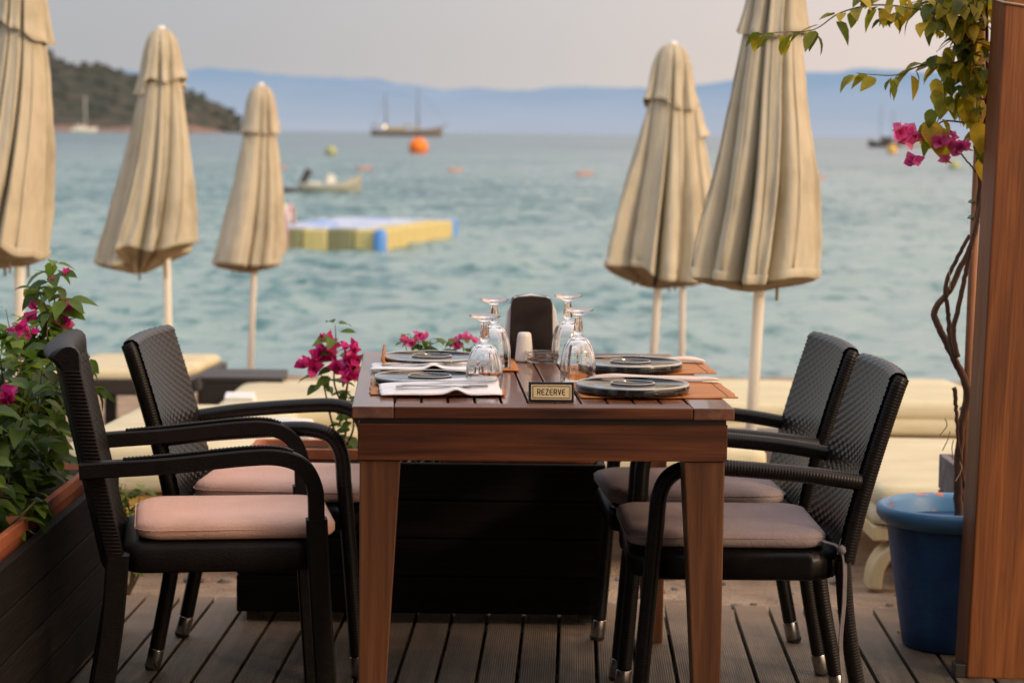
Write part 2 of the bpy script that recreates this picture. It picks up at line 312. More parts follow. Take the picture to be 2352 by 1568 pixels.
def seamat():
    m, nt, b = newmat('sea_water'); L = nt.links.new
    tc = N(nt, 'ShaderNodeTexCoord')
    def nz(scale, detail, rough=.55, distort=0.0, loc=(0, 0, 0)):
        mp = N(nt, 'ShaderNodeMapping'); mp.inputs['Scale'].default_value = scale; mp.inputs['Location'].default_value = loc; L(tc.outputs['Object'], mp.inputs[0])
        n = N(nt, 'ShaderNodeTexNoise', Scale=1.0, Detail=detail, Roughness=rough, Distortion=distort); L(mp.outputs[0], n.inputs['Vector']); return n.outputs['Fac']
    def mix(a, b_, k):
        m_ = N(nt, 'ShaderNodeMath', operation='MULTIPLY_ADD'); m_.inputs[1].default_value = k; L(b_, m_.inputs[0]); L(a, m_.inputs[2]); return m_.outputs[0]
    chop = nz((2.6, 1.5, 1), 5, .6, .4); swell = nz((.5, .27, 1), 3, .5, .3, (5, 2, 0)); patch = nz((.035, .016, 1), 3, .5, 0, (9, 1, 0))
    z_ = N(nt, 'ShaderNodeMath', operation='MULTIPLY'); z_.inputs[1].default_value = .62; L(chop, z_.inputs[0])
    tot = mix(mix(z_.outputs[0], swell, .28), patch, .30)          # about .3 to .85
    rp = ramp(nt, [(.435, (.002, .036, .046)), (.49, (.010, .088, .106)), (.545, (.05, .18, .198)), (.63, (.24, .355, .36))]); L(tot, rp.inputs[0])  # sky reflections on the ripples painted as pale and dark base colour
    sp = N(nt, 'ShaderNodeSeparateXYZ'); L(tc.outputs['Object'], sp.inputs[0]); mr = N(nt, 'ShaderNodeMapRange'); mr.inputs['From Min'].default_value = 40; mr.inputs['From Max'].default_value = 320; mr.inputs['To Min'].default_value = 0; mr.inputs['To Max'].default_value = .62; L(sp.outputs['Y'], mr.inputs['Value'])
    dp = N(nt, 'ShaderNodeMix', data_type='RGBA'); L(mr.outputs[0], dp.inputs[0]); L(rp.outputs[0], dp.inputs[6]); dp.inputs[7].default_value = (.022, .075, .12, 1); L(dp.outputs[2], b.inputs['Base Color'])  # far water painted darker with distance to offset bright grazing reflection
    b.inputs['Roughness'].default_value = .2; b.inputs['IOR'].default_value = 1.33; b.inputs['Specular IOR Level'].default_value = .2
    bp = N(nt, 'ShaderNodeBump', Strength=.5, Distance=.16); L(nz((2.2, 3.0, 1), 6, .6), bp.inputs['Height'])
    bp3 = N(nt, 'ShaderNodeBump', Strength=.4, Distance=1.4); L(nz((.16, .22, 1), 3), bp3.inputs['Height']); L(bp.outputs[0], bp3.inputs['Normal'])
    L(bp3.outputs[0], b.inputs['Normal'])
    return m
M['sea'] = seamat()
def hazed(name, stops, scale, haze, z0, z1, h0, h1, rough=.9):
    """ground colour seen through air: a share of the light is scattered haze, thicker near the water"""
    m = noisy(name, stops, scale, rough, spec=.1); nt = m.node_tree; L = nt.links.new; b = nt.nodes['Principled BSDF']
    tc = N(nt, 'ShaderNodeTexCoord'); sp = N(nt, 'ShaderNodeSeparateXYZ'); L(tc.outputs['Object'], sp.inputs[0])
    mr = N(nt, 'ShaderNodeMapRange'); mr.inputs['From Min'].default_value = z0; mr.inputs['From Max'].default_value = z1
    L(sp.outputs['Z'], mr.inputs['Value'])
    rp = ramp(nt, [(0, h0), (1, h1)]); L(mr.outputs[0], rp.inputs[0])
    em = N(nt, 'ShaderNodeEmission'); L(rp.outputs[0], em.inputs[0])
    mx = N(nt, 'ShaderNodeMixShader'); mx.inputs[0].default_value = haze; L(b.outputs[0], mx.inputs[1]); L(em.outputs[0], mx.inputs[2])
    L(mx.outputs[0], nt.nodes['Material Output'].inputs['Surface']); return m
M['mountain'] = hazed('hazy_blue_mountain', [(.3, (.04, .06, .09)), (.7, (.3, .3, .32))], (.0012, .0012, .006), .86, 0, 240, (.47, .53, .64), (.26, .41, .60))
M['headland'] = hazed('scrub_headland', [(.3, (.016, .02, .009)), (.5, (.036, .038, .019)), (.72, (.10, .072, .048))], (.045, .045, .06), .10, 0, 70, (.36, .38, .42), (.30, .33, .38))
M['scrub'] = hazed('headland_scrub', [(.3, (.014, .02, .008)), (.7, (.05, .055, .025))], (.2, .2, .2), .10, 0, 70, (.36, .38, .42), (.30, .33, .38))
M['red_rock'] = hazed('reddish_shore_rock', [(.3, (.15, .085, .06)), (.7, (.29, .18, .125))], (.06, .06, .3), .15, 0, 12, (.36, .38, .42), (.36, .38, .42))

# ------------------------------------------------------------------ sky and light
SUN_EL, SUN_AZ = R(24), R(132)      # azimuth clockwise from +Y: from behind the camera, over the right shoulder
w = bpy.data.worlds.new('World'); scene.world = w; w.use_nodes = True
nt = w.node_tree; L = nt.links.new; bg = nt.nodes['Background']; bg.inputs['Strength'].default_value = .1
sky = N(nt, 'ShaderNodeTexSky', sky_type='NISHITA', sun_disc=False, sun_elevation=SUN_EL, sun_rotation=SUN_AZ, dust_density=4.0, air_density=1.2, ozone_density=1.5)
tc = N(nt, 'ShaderNodeTexCoord'); sp = N(nt, 'ShaderNodeSeparateXYZ'); L(tc.outputs['Generated'], sp.inputs[0])
rz_ = ramp(nt, [(0, (.485, .475, .468)), (.035, (.468, .458, .455)), (.12, (.47, .47, .495)), (.5, (.86, .86, .87)), (1, (1, .99, .99))]); L(sp.outputs['Z'], rz_.inputs[0])
mr = N(nt, 'ShaderNodeMapRange', interpolation_type='SMOOTHSTEP'); mr.inputs['From Min'].default_value = -.24; mr.inputs['From Max'].default_value = .26; L(sp.outputs['X'], mr.inputs['Value'])
rx_ = ramp(nt, [(0, (.80, .825, .87)), (.5, (1.09, 1.045, 1.025)), (1, (1.46, 1.24, 1.13))]); L(mr.outputs[0], rx_.inputs[0])
ms = N(nt, 'ShaderNodeMapRange'); ms.inputs['From Min'].default_value = -1; ms.inputs['From Max'].default_value = 1; L(sp.outputs['X'], ms.inputs['Value'])
rs_ = ramp(nt, [(0, (.62, .66, .76)), (.36, (1, 1, 1)), (.64, (1, 1, 1)), (1, (1.9, 1.4, .95))]); L(ms.outputs[0], rs_.inputs[0])    # the afterglow lies to the right
m0 = N(nt, 'ShaderNodeMix', data_type='RGBA', blend_type='MULTIPLY'); m0.inputs[0].default_value = 1.0; L(rz_.outputs[0], m0.inputs[6]); L(rs_.outputs[0], m0.inputs[7])
mu = N(nt, 'ShaderNodeMix', data_type='RGBA', blend_type='MULTIPLY'); mu.inputs[0].default_value = 1.0; L(m0.outputs[2], mu.inputs[6]); L(rx_.outputs[0], mu.inputs[7])
sc_ = N(nt, 'ShaderNodeVectorMath', operation='SCALE'); sc_.inputs['Scale'].default_value = 13.6; L(mu.outputs[2], sc_.inputs[0])
mx = N(nt, 'ShaderNodeMix', data_type='RGBA'); mx.inputs[0].default_value = .86; L(sky.outputs[0], mx.inputs[6]); L(sc_.outputs[0], mx.inputs[7]); L(mx.outputs[2], bg.inputs['Color'])
sl = bpy.data.lights.new('sun', 'SUN'); sl.energy = 1.5; sl.angle = R(8); sl.color = (1, .76, .47)
so = bpy.data.objects.new('sun', sl); col.objects.link(so)
sd = Vector((math.sin(SUN_AZ) * math.cos(SUN_EL), math.cos(SUN_AZ) * math.cos(SUN_EL), math.sin(SUN_EL)))
so.rotation_euler = sd.to_track_quat('Z', 'Y').to_euler(); so.location = sd * 30
scene.view_settings.view_transform = 'Standard'; scene.view_settings.look = 'None'; scene.view_settings.exposure = 0
scene.cycles.use_denoising = True; scene.cycles.max_bounces = 10; scene.cycles.transmission_bounces = 10; scene.cycles.caustics_refractive = True
scene.cycles.sample_clamp_indirect = 6

# ------------------------------------------------------------------ setting: deck, sand, sea, hills
def ground_z(y): return -.035 - .057 * max(0, y - 6.35)
DECK_ROT = R(-1.55)
b = MB(); bw, gap = .0975, .0095
for i in range(-40, 41):
    x = i * bw + .02; b.box((x, 2.66, -.0125), (bw - gap, 7.36 + rnd.uniform(-.012, .012), .025))
deck = b.build('wooden_deck', M['deck'], None, bevel=.002, kind='structure'); deck.rotation_euler = (0, 0, DECK_ROT)
tag(deck, 'grey brown boardwalk deck of narrow planks with dark gaps under the table')
b = MB()
for k in range(8): b.box((0, -.9 + k * 1.0, -.055), (7.8, .06, .055))
b.build('deck_joist', M['dark_wood'], deck)
def sandf(s, t):
    x = -16 + 32 * s; y = -1.5 + 33 * t
    z = ground_z(y) + (noise.noise(Vector((x * 2.2, y * 2.2, 0))) * .025 + noise.noise(Vector((x * 7, y * 7, 3))) * .012) * (1 if y > 6.5 else 0)
    if y < 6.3: z -= .06
    return (x, y, z)
sand = MB().sheet(200, 330, sandf).build('beach_sand', M['sand'], None, smooth=True, kind='structure'); tag(sand, 'coarse beige sand sloping from the deck down to the water')
b = MB(); NR, NC = 620, 440
for j in range(NR + 60):
    pass
ys = [15.0 * (170 / 15.0) ** (j / NR) for j in range(NR + 1)] + [170 * (20000 / 170.0) ** (j / 60) for j in range(1, 61)]
vs = []
SEA = -.8
for y in ys:
    for i in range(NC + 1):
        x = math.tan(R(-36 + 72 * i / NC)) * y; z = SEA
        if y < 400:
            a = min(1, max(0, (y - 16.5) / 8)) * max(0, 1 - y / 400)
            n1 = noise.noise(Vector((x * .55 + 3, y * .70, 0))); n2 = noise.noise(Vector((x * 1.2, y * 1.5, 7))); n3 = noise.noise(Vector((x * .13, y * .26, 11)))
            z += a * (.10 * (1 - abs(n1)) * 1.6 - .12 + .06 * n2 + .09 * n3)
        vs.append((x, y, z))
b.add(vs, [(j * (NC + 1) + i, j * (NC + 1) + i + 1, (j + 1) * (NC + 1) + i + 1, (j + 1) * (NC + 1) + i) for j in range(len(ys) - 1) for i in range(NC)])
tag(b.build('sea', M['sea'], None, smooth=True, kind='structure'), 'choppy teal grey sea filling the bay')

def ridge(name, prof, Y, depth, mat, rough, seed, label, x_ext=0):
    pts = [at(u, v, Y) for u, v in prof]; n = 170; rows = 26; b = MB(); vs = []
    for i in range(n + 1):
        s = i / n; X = pts[0].x + (pts[-1].x - pts[0].x) * s
        k = max(0, min(len(pts) - 2, max(j for j in range(len(pts) - 1) if pts[j].x <= X + 1e-6)))
        t = (X - pts[k].x) / (pts[k + 1].x - pts[k].x); t = t * t * (3 - 2 * t) * .5 + t * .5
        hz = pts[k].z + (pts[k + 1].z - pts[k].z) * t
        for j in range(rows + 1):
            q = j / rows
            f = math.sin(min(1, q * 1.6) * math.pi / 2) if q <= .625 else max(0, 1 - (q - .625) / .375)
            y = Y + depth * (q - .625)
            nn = noise.fractal(Vector((X, y * 1.0, seed)) * (rough[0]), 1.0, 2.0, 5) * rough[1] * min(1, f * 3)
            vs.append((X, y, SEA - 1 + (hz + 1.8) * f + nn))
    b.add(vs, [(i * (rows + 1) + j, (i + 1) * (rows + 1) + j, (i + 1) * (rows + 1) + j + 1, i * (rows + 1) + j + 1) for i in range(n) for j in range(rows)])
    return tag(b.build(name, mat, None, smooth=True, kind='structure'), label), vs, rows
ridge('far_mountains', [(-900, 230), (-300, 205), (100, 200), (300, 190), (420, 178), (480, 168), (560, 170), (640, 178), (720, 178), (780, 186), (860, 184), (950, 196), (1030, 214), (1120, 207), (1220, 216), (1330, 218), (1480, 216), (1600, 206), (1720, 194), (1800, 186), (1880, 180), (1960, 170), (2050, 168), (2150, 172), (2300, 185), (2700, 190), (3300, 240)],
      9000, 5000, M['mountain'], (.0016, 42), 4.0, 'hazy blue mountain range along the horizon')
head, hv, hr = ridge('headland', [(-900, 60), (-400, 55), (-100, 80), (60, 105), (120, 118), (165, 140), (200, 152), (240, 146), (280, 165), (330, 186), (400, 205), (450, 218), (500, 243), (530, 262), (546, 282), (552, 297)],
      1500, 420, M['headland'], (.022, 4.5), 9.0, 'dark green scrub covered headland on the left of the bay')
b = MB()
sr = random.Random(3)
for k in range(900):
    p = Vector(hv[sr.randrange(len(hv))])
    if p.y > 1540 or p.z < 4 or p.x < -520: continue
    r = sr.uniform(1.4, 3.4); rings = []
    for a in (-.9, -.45, .1, .55, .9):
        rr = math.sqrt(1 - a * a); rings.append([p + Vector((sr.uniform(-4, 4) * 0, 0, 0)) + Vector((math.cos(t * math.pi / 3.5) * rr * r * sr.uniform(.8, 1.25), math.sin(t * math.pi / 3.5) * rr * r, a * r * .8 + .5)) for t in range(7)])
    b.rings(rings)
tag(b.build('scrub', M['scrub'], None, kind='stuff'), 'dark green bushes covering the headland slope', 'scrub')
b = MB()                                              # bare reddish rock along the headland's waterline
hx0, hx1 = at(-900, 297, 1335).x, at(548, 297, 1335).x
def rockf(s, t):
    x = hx0 + (hx1 - hx0) * s
    n = noise.fractal(Vector((x * .03, t * 2, 1)), 1, 2, 4)
    return (x, 1225 + 18 * t + 6 * n + max(0, (s - .9)) * 900, SEA - .5 + 3.6 * t * (1 + .55 * n) * min(1, (1 - s) * 14 + .08))
tag(MB().sheet(220, 6, rockf).build('shore_rock', M['red_rock'], None, kind='structure'), 'reddish bare rock along the foot of the headland')

# unseen building added behind the viewer, its roof shaped to shade the near deck
M['plaster'] = noisy('dim_plaster', [(.3, (.10, .085, .07)), (.7, (.16, .135, .11))], (1.5, 1.5, 1.5), .9, .3)
rb = empty('unseen_shade_building', (-2.6, -3.2, 0), 0, 'unseen low building with a deep timber eave, added to shade the near deck', 'building')
MB().box((0, -.15, 1.45), (12.2, .3, 2.9)).build('wall', M['plaster'], rb)
MB().box((0, 2.85, 2.78), (12.2, 5.7, .12)).build('roof', M['dark_wood'], rb)
for x in (-5.9, 5.9): MB().box((x, 5.5, 1.36), (.14, .14, 2.718)).build('eave_post', M['post'], rb, bevel=.006)

# ------------------------------------------------------------------ dining table
TR = R(2.6); TC = Vector((-.331, 4.697, 0)) + Matrix.Rotation(TR, 3, 'Z') @ Vector((.40, .59, 0))
table = empty('dining_table', TC, TR, 'reddish brown slatted wooden table laid for four beside the sea', 'table')
HW, HL, TT = .40, .59, .75
b = MB()
fw = .088
for s in (-1, 1):
    MB().box((0, s * (HL - .035), TT - .0125), (2 * (HW - fw), .07, .025)).build('end_rail', M['table_x'], table, bevel=.0025)
    MB().box((s * (HW - fw / 2 + .0008), 0, TT - .0125), (fw - .0015, 2 * HL, .025)).build('side_rail', M['table_y'], table, bevel=.0025)
b = MB(); ns = 11; pitch = 2 * (HW - fw) / ns
for i in range(ns): b.box((-(HW - fw) + pitch * (i + .5), 0, TT - .0125), (pitch - .0045, 2 * HL - .146, .022))
b.build('tabletop', M['table_y'], table, bevel=.002)
b = MB(); b.box((0, 0, TT - .0308), (2 * HW - .030, 2 * HL - .032, .0106)); b.build('under_board', M['dark_wood'], table)
for s in (-1, 1):
    MB().box((0, s * (HL - .026), .6745), (2 * (HW - .012), .026, .078)).build('apron', M['table_x'], table, bevel=.002)
    MB().box((s * (HW - .026), 0, .6745), (.026, 2 * (HL - .0405), .076)).build('apron', M['table_y'], table, bevel=.002)
for sx in (-1, 1):
    for sy in (-1, 1):
        x1, y1 = sx * (HW - .016), sy * (HL - .018)
        def lp(w, z):
            xs = sorted((x1, x1 - sx * w)); ys_ = sorted((y1, y1 - sy * w))
            return [(xs[0], ys_[0], z), (xs[1], ys_[0], z), (xs[1], ys_[1], z), (xs[0], ys_[1], z)]
        MB().prism(lp(.050, 0), lp(.086, .634)).build('leg', M['table_z'], table, bevel=.003)

# ------------------------------------------------------------------ chairs
def ribbed(b, pts, r, n=10, pitch=.0068, amp=.055):
    p = resample(pts, pitch / 3.0); b.tube(p, [r * (1 + (amp * (.5 + .5 * math.cos(2 * math.pi * i / 3.0)) - amp / 2)) for i in range(len(p))], n)
def arc_pts(pts, n=7): return smoothline(pts, n)
def back_x(z):        # centre line of the back: upright near the seat, leaning away above
    t = (z - .36) / .455; return -.205 - .118 * (t ** 1.25 if t > 0 else t * .6)
def weave(u, v, pu, pv, amp):
    row = math.floor(v / pv); fv = v / pv - row
    h = math.sin(math.pi * fv) ** .6
    a = .5 + .5 * math.cos(2 * math.pi * (u / pu + .5 * (row % 2)))
    return amp * (h * (.35 + .65 * a) - .4)
def make_rattan_chair():
    root = empty('rattan_armchair')
    # woven back: one sheet up the front, over the top and down behind
    path = []
    z0, z1, th = .40, .795, .020
    for i in range(81):
        z = z0 + (z1 - z0) * i / 80; path.append((back_x(z) + th, z, 1, 0))
    for i in range(1, 12):
        a = math.pi * i / 12; path.append((back_x(z1) + th * math.cos(a), z1 + th * .9 * math.sin(a), math.cos(a), math.sin(a)))
    for i in range(80, -1, -1):
        z = z0 + (z1 - z0) * i / 80; path.append((back_x(z) - th, z, -1, 0))
    nv = len(path) - 1; L_ = [0]
    for a, c in zip(path, path[1:]): L_.append(L_[-1] + math.hypot(c[0] - a[0], c[1] - a[1]))
    def fn(s, t):
        k = int(round(t * nv)); x, z, nx, nz_ = path[k]; y = -.216 + .432 * s
        bow = .018 * (1 - (y / .216) ** 2)
        d = weave(y, L_[k], .046, .0105, .0046)
        return (x + nx * d - bow, y, z + nz_ * d)
    MB().sheet(140, nv, fn).build('backrest', M['rattan'], root, smooth=True)
    for s in (-1, 1):
        b = MB(); top = .797
        rear = [(-.262, s * .185, .055), (-.225, s * .192, .25), (-.208, s * .2, .40)]
        ribbed(b, smoothline(rear, 6), .0185)
        leg = b.build('leg', M['rattan'], root, smooth=True)
        b = MB(); b.tube([(-.2735, s * .183, .006), (-.262, s * .185, .054)], .0193, 14); b.build('foot_cap', M['chrome'], leg, smooth=True, bevel=.002)
        b = MB(); b.tube([(-.2755, s * .1825, 0), (-.2735, s * .183, .009)], [.0165, .0205], 14); b.build('foot_pad', M['rubber'], leg)
        b = MB(); ribbed(b, smoothline([(back_x(z) - .004, s * .205, z) for z in (.40, .5, .6, .7, .775)] + [(back_x(.80) - .006, s * .2, .800)], 5), .0205)
        b.build('back_stile', M['rattan'], root, smooth=True)
        b = MB()
        ribbed(b, smoothline([(-.238, s * .222, .575), (-.12, s * .236, .592), (.05, s * .240, .606), (.13, s * .240, .606), (.175, s * .238, .588), (.197, s * .234, .545), (.203, s * .23, .47)], 8), .0185)
        b.build('armrest', M['rattan'], root, smooth=True)
        b = MB(); ribbed(b, smoothline([(.203, s * .23, .475), (.214, s * .226, .34), (.236, s * .221, .055)], 8), .0185)
        leg = b.build('leg', M['rattan'], root, smooth=True)
        b = MB(); b.tube([(.241, s * .2205, .006), (.2365, s * .221, .054)], .0193, 14); b.build('foot_cap', M['chrome'], leg, smooth=True, bevel=.002)
        b = MB(); b.tube([(.2415, s * .2205, 0), (.241, s * .2205, .009)], [.0165, .0205], 14); b.build('foot_pad', M['rubber'], leg)
    # woven seat
    rings = []
    for (ins, z) in ((.02, .352), (.004, .358), (0, .372), (0, .395), (.004, .412), (.02, .421), (.06, .423)):
        rings.append([Vector((x, y, z)) for x, y in rrect(-.205 + ins, .255 - ins, -.212 + ins, .212 - ins, .07, 14)])
    for k, rg in enumerate(rings):
        for i, p in enumerate(rg):
            if 0 < k < 6: p.x *= 1 + .012 * math.cos(i * math.pi); p.y *= 1 + .012 * math.cos(i * math.pi)
    MB().rings(rings).build('seat', M['rattan'], root, smooth=True)
    return root
def make_moulded_chair():
    root = empty('rattan_armchair')
    def bx(z): t = (z - .36) / .51; return -.212 - .112 * max(0, t)
    prof = []
    zs = [.36 + .445 * i / 110 for i in range(111)]
    front = [(bx(z) + .024, z) for z in zs]; backp = [(bx(z) - .022, z) for z in reversed(zs)]
    xt, zt = bx(.805), .805
    lip = [(xt + .023, zt + .02), (xt + .021, zt + .034), (xt + .013, zt + .043), (xt + .0, zt + .047), (xt - .013, zt + .047), (xt - .025, zt + .043), (xt - .036, zt + .036), (xt - .044, zt + .028), (xt - .046, zt + .022), (xt - .042, zt + .017), (xt - .035, zt + .014), (xt - .029, zt + .008), (xt - .024, zt)]
    loop = front + lip + backp; n = len(loop); b = MB(); cols = 70; vs = []
    acc = [0]
    for a, c in zip(loop, loop[1:]): acc.append(acc[-1] + math.hypot(c[0] - a[0], c[1] - a[1]))
    for i in range(cols + 1):
        y = -.225 + .45 * i / cols; e = 1 - max(0, (abs(y) - .215) / .01) * .25; bow = .02 * (1 - (y / .225) ** 2)
        for k, (x, z) in enumerate(loop):
            cx = bx(min(z, .805)); d = weave(y, acc[k], .05, .0105, .0022) if abs(y) < .21 else 0
            s = 1 if x > cx else -1
            vs.append((cx + (x - cx) * e + s * d - bow, y, z))
    b.add(vs, [(i * n + k, i * n + k + 1, (i + 1) * n + k + 1, (i + 1) * n + k) for i in range(cols) for k in range(n - 1)])
    for i, sg_ in ((0, 1), (cols, -1)):              # closed side edges, banded like wrapped cane
        m_ = len(front); edge = vs[i * n:(i + 1) * n]; ev = []; y_ = edge[0][1]
        b.add(edge, [tuple(range(n)) if sg_ > 0 else tuple(reversed(range(n)))])
        for k in range(0, m_ - 1, 2):
            f0, f1 = edge[k], edge[k + 1]; g0, g1 = edge[n - 1 - k], edge[n - 2 - k]; o_ = -sg_ * .0025
            q = [f0, f1, g1, g0]; t4 = [(p[0] * .9 + (f0[0] + g0[0]) * .05, p[1] + o_, p[2]) for p in q]; b.prism(q, t4)
    b.build('backrest', M['moulded'], root, smooth=True)
    sq = [(-1, -.8), (-.8, -1), (.8, -1), (1, -.8), (1, .8), (.8, 1), (-.8, 1), (-1, .8)]
    def beam(b, pts, wy, wt): b.sweep(pts, [(p[0] * wy, p[1] * wt) for p in sq], side=(0, 1, 0))
    for s in (-1, 1):
        b = MB(); beam(b, smoothline([(-.265, s * .20, .0), (-.228, s * .208, .22), (-.212, s * .215, .40)], 5), .020, .025); b.build('leg', M['moulded'], root)
        b = MB(); beam(b, smoothline([(-.292, s * .234, .585), (-.22, s * .238, .590), (-.1, s * .243, .597), (.06, s * .245, .612), (.135, s * .245, .612), (.185, s * .243, .592), (.212, s * .24, .545), (.217, s * .237, .47)], 8), .019, .0175); b.build('armrest', M['moulded'], root)
        b = MB(); beam(b, smoothline([(.217, s * .237, .475), (.226, s * .233, .3), (.246, s * .228, .0)], 6), .021, .023); b.build('leg', M['moulded'], root)
        # wrapped texture line on the arm tops
        b = MB(); pts = resample(smoothline([(-.2, s * .240, .610), (-.1, s * .243, .618), (.06, s * .245, .6332), (.13, s * .245, .6332), (.165, s * .2445, .624)], 8), .0042)
        b.tube(pts, [.0055 * (1 if i % 2 else .62) for i in range(len(pts))], 8); b.build('arm_binding', M['rattan'], root, smooth=True)
    rings = []
    for (ins, z) in ((.03, .352), (.006, .355), (0, .362), (0, .405), (.008, .418), (.03, .422), (.07, .422)):
        rings.append([(x, y, z) for x, y in rrect(-.20 + ins, .225 - ins, -.215 + ins, .215 - ins, .05, 8)])
    MB().rings(rings).build('seat', M['moulded'], root, smooth=True)
    return root
GC = 'dark rattan armchairs around the table'
chA = make_moulded_chair(); chA.location = (-.675, 5.125, 0); chA.rotation_euler.z = R(9)
tag(chA, 'dark moulded armchair with smooth flat arms and curled back top, nearest on the left', 'chair', GC)
chB = make_rattan_chair(); chB.location = (-.59, 5.655, 0); chB.rotation_euler.z = R(-3)
tag(chB, 'dark woven armchair with pink cushion behind the smooth armed chair, far left of table', 'chair', GC)
chC = copy_tree(chB); chC.location = (.515, 5.10, 0); chC.rotation_euler.z = R(181)
tag(chC, 'dark woven armchair tucked in at the near right of the table, cushion ribbon dangling', 'chair', GC)
chD = copy_tree(chB); chD.location = (.488, 5.668, 0); chD.rotation_euler.z = R(184)
tag(chD, 'dark woven armchair at the far right of the table, behind the nearer right chair', 'chair', GC)
def make_cushion(mat, label, loc, rz, ribbon, T=.043, x0=-.175, x1=.262, hw=.205):
    root = empty('seat_cushion', loc, rz, label, 'cushion', 'seat cushions on the armchairs')
    rings = []
    prof = [(.05, .001), (.02, .002), (.006, .008), (0, .018), (0, .036), (.006, .046), (.02, .053), (.05, .056), (.10, .058), (.15, .059)]
    for ins, z in prof:
        rings.append([Vector((x, y, z * T / .056)) for x, y in rrect(x0 + ins, x1 - ins, -hw + ins, hw - ins, max(.01, .055 - ins * .3), 8)])
    for rg in rings:
        for p in rg: q = Vector((p.x, p.y, loc[0] * 3 + loc[1])); p.z += (.009 * noise.noise(q * 6) + .004 * noise.noise(q * 15)) * (p.z / .05); p.x += .006 * noise.noise(q * 9); p.y += .005 * noise.noise(q * 8 + Vector((3, 3, 3)))
    MB().rings(rings).build('pad', mat, root, smooth=True)
    for off in (.034,):
        b = MB(); pts = [Vector((x, y, off * T / .056)) for x, y in rrect(x0 - .001, x1 + .001, -hw - .001, hw + .001, .055, 8)]; pts.append(pts[0]); b.tube(pts, .0012, 6); b.build('piping', mat, root, smooth=True)
    if ribbon:
        s = ribbon; b = MB()
        pts = smoothline([(x0 + .01, s * (hw - .01), .02), (x0 - .03, s * (hw + .015), .0), (x0 - .035, s * (hw + .02), -.1), (x0 - .03, s * (hw + .018), -.2), (x0 - .038, s * (hw + .022), -.30), (x0 - .033, s * (hw + .018), -.37)], 6)
        b.sweep(pts, [(-.008, -.001), (.008, -.001), (.008, .001), (-.008, .001)], side=(.5, s * .6, 0)); b.build('tie', M['ribbon'], root)
        b = MB(); b.lathe([(.001, -.012), (.009, -.006), (.011, 0), (.008, .008), (.001, .012)], 8, (x0 - .028, s * (hw + .014), .004)); b.build('tie_knot', M['ribbon'], root, smooth=True)
    return root
make_cushion(M['cushion_pink'], 'pale pink seat cushion on the smooth armed chair, nearest left', (-.675, 5.125, .421), R(9), 0)
make_cushion(M['cushion_pink'], 'pink seat cushion on the far left woven chair', (-.59, 5.655, .421), R(-3), 0, .046)
make_cushion(M['cushion_mauve'], 'mauve grey seat cushion on the near right chair with a long dangling ribbon', (.515, 5.10, .421), R(181), 1)
make_cushion(M['cushion_mauve'], 'mauve grey seat cushion on the far right chair', (.488, 5.668, .421), R(184), 0, .044)

# ------------------------------------------------------------------ on the table
def slatmat(nm, c, w, d, rz, label, curl=0, mat=None):
    o = empty(nm, c, rz, label, 'placemat', 'bamboo placemats on the table')
    def fn(s, t):
        x = (s - .5) * w; y = (t - .5) * d; z = .0022 + .0012 * noise.noise(Vector((x * 18, y * 6, c[0])))
        if curl and x < -w / 2 + .05:
            k = (-w / 2 + .05 - x) / .05; a = k * 1.9; z += .026 * (1 - math.cos(a)); x = -w / 2 + .05 - .026 * math.sin(a)
        x += .006 * noise.noise(Vector((t * 20, s * 1.0, c[1] * 5))) * (abs(s - .5) * 2) ** 4
        return (x, y, z)
    MB().sheet(40, 30, fn).build('slat_mat', M['bamboo'], o, smooth=True, solid=.0025)
    b = MB()
    for s in (.06, .35, .65, .94):
        b.tube([Vector(fn(s, t / 20)) + Vector((0, 0, .0016)) for t in range(21)], .0007, 5)
    b.build('binding_thread', M['ink'], o)
    return o
Z0 = TT
def tab(u, v, z=0): return gz(u, v, Z0 + z)
slatmat('bamboo_placemat', gz(1497, 897, Z0), .345, .30, TR, 'orange brown bamboo placemat under the near right plate')
slatmat('bamboo_placemat', gz(1462, 846, Z0), .36, .26, TR, 'orange brown bamboo placemat under the far right plate')
slatmat('bamboo_placemat', gz(1003, 891, Z0), .295, .30, TR, 'bamboo placemat under the near left plate and white napkin')
slatmat('bamboo_placemat', gz(1022, 838, Z0), .35, .28, TR, 'bamboo placemat with a curled left end under the far left plate', 1)
def make_plate():
    o = empty('upturned_plate')
    MB().lathe([(.1205, .0190), (.1190, .0193), (.112, .0186), (.0505, .0176), (.049, .0196), (.0475, .0200), (.046, .0196), (.0445, .0170), (.02, .0164), (.0004, .0164)], 72).build('underside', M['plate'], o, smooth=True)
    MB().lathe([(.0004, .0), (.117, .0), (.1225, .0012), (.1250, .004), (.1257, .008), (.1255, .0145), (.1245, .0165)], 72).build('rim', M['plate_edge'], o, smooth=True)
    MB().lathe([(.1246, .0164), (.1240, .0188), (.1222, .0199), (.1202, .0192)], 72, cap=False).build('rim_highlight', M['edge_highlight'], o, smooth=True)
    MB().lathe([(.0492, .0196), (.0486, .0204), (.0472, .0207), (.0458, .0200)], 60, cap=False).build('foot_ring', M['edge_highlight'], o, smooth=True)
    return o
pl = make_plate(); GP = 'upturned black plates on the placemats'
for i, (u, v, lb) in enumerate([(1453, 893, 'black plate turned upside down at the near right place setting'), (1448, 842, 'black plate turned upside down at the far right place setting'),
                                (987, 876, 'black plate turned upside down behind the near left napkin'), (992, 829, 'black plate turned upside down at the far left place setting')]):
    o = pl if i == 0 else copy_tree(pl); o.location = gz(u, v, Z0 + .010) + Vector((0, 0, -.005)); tag(o, lb, 'plate', GP)
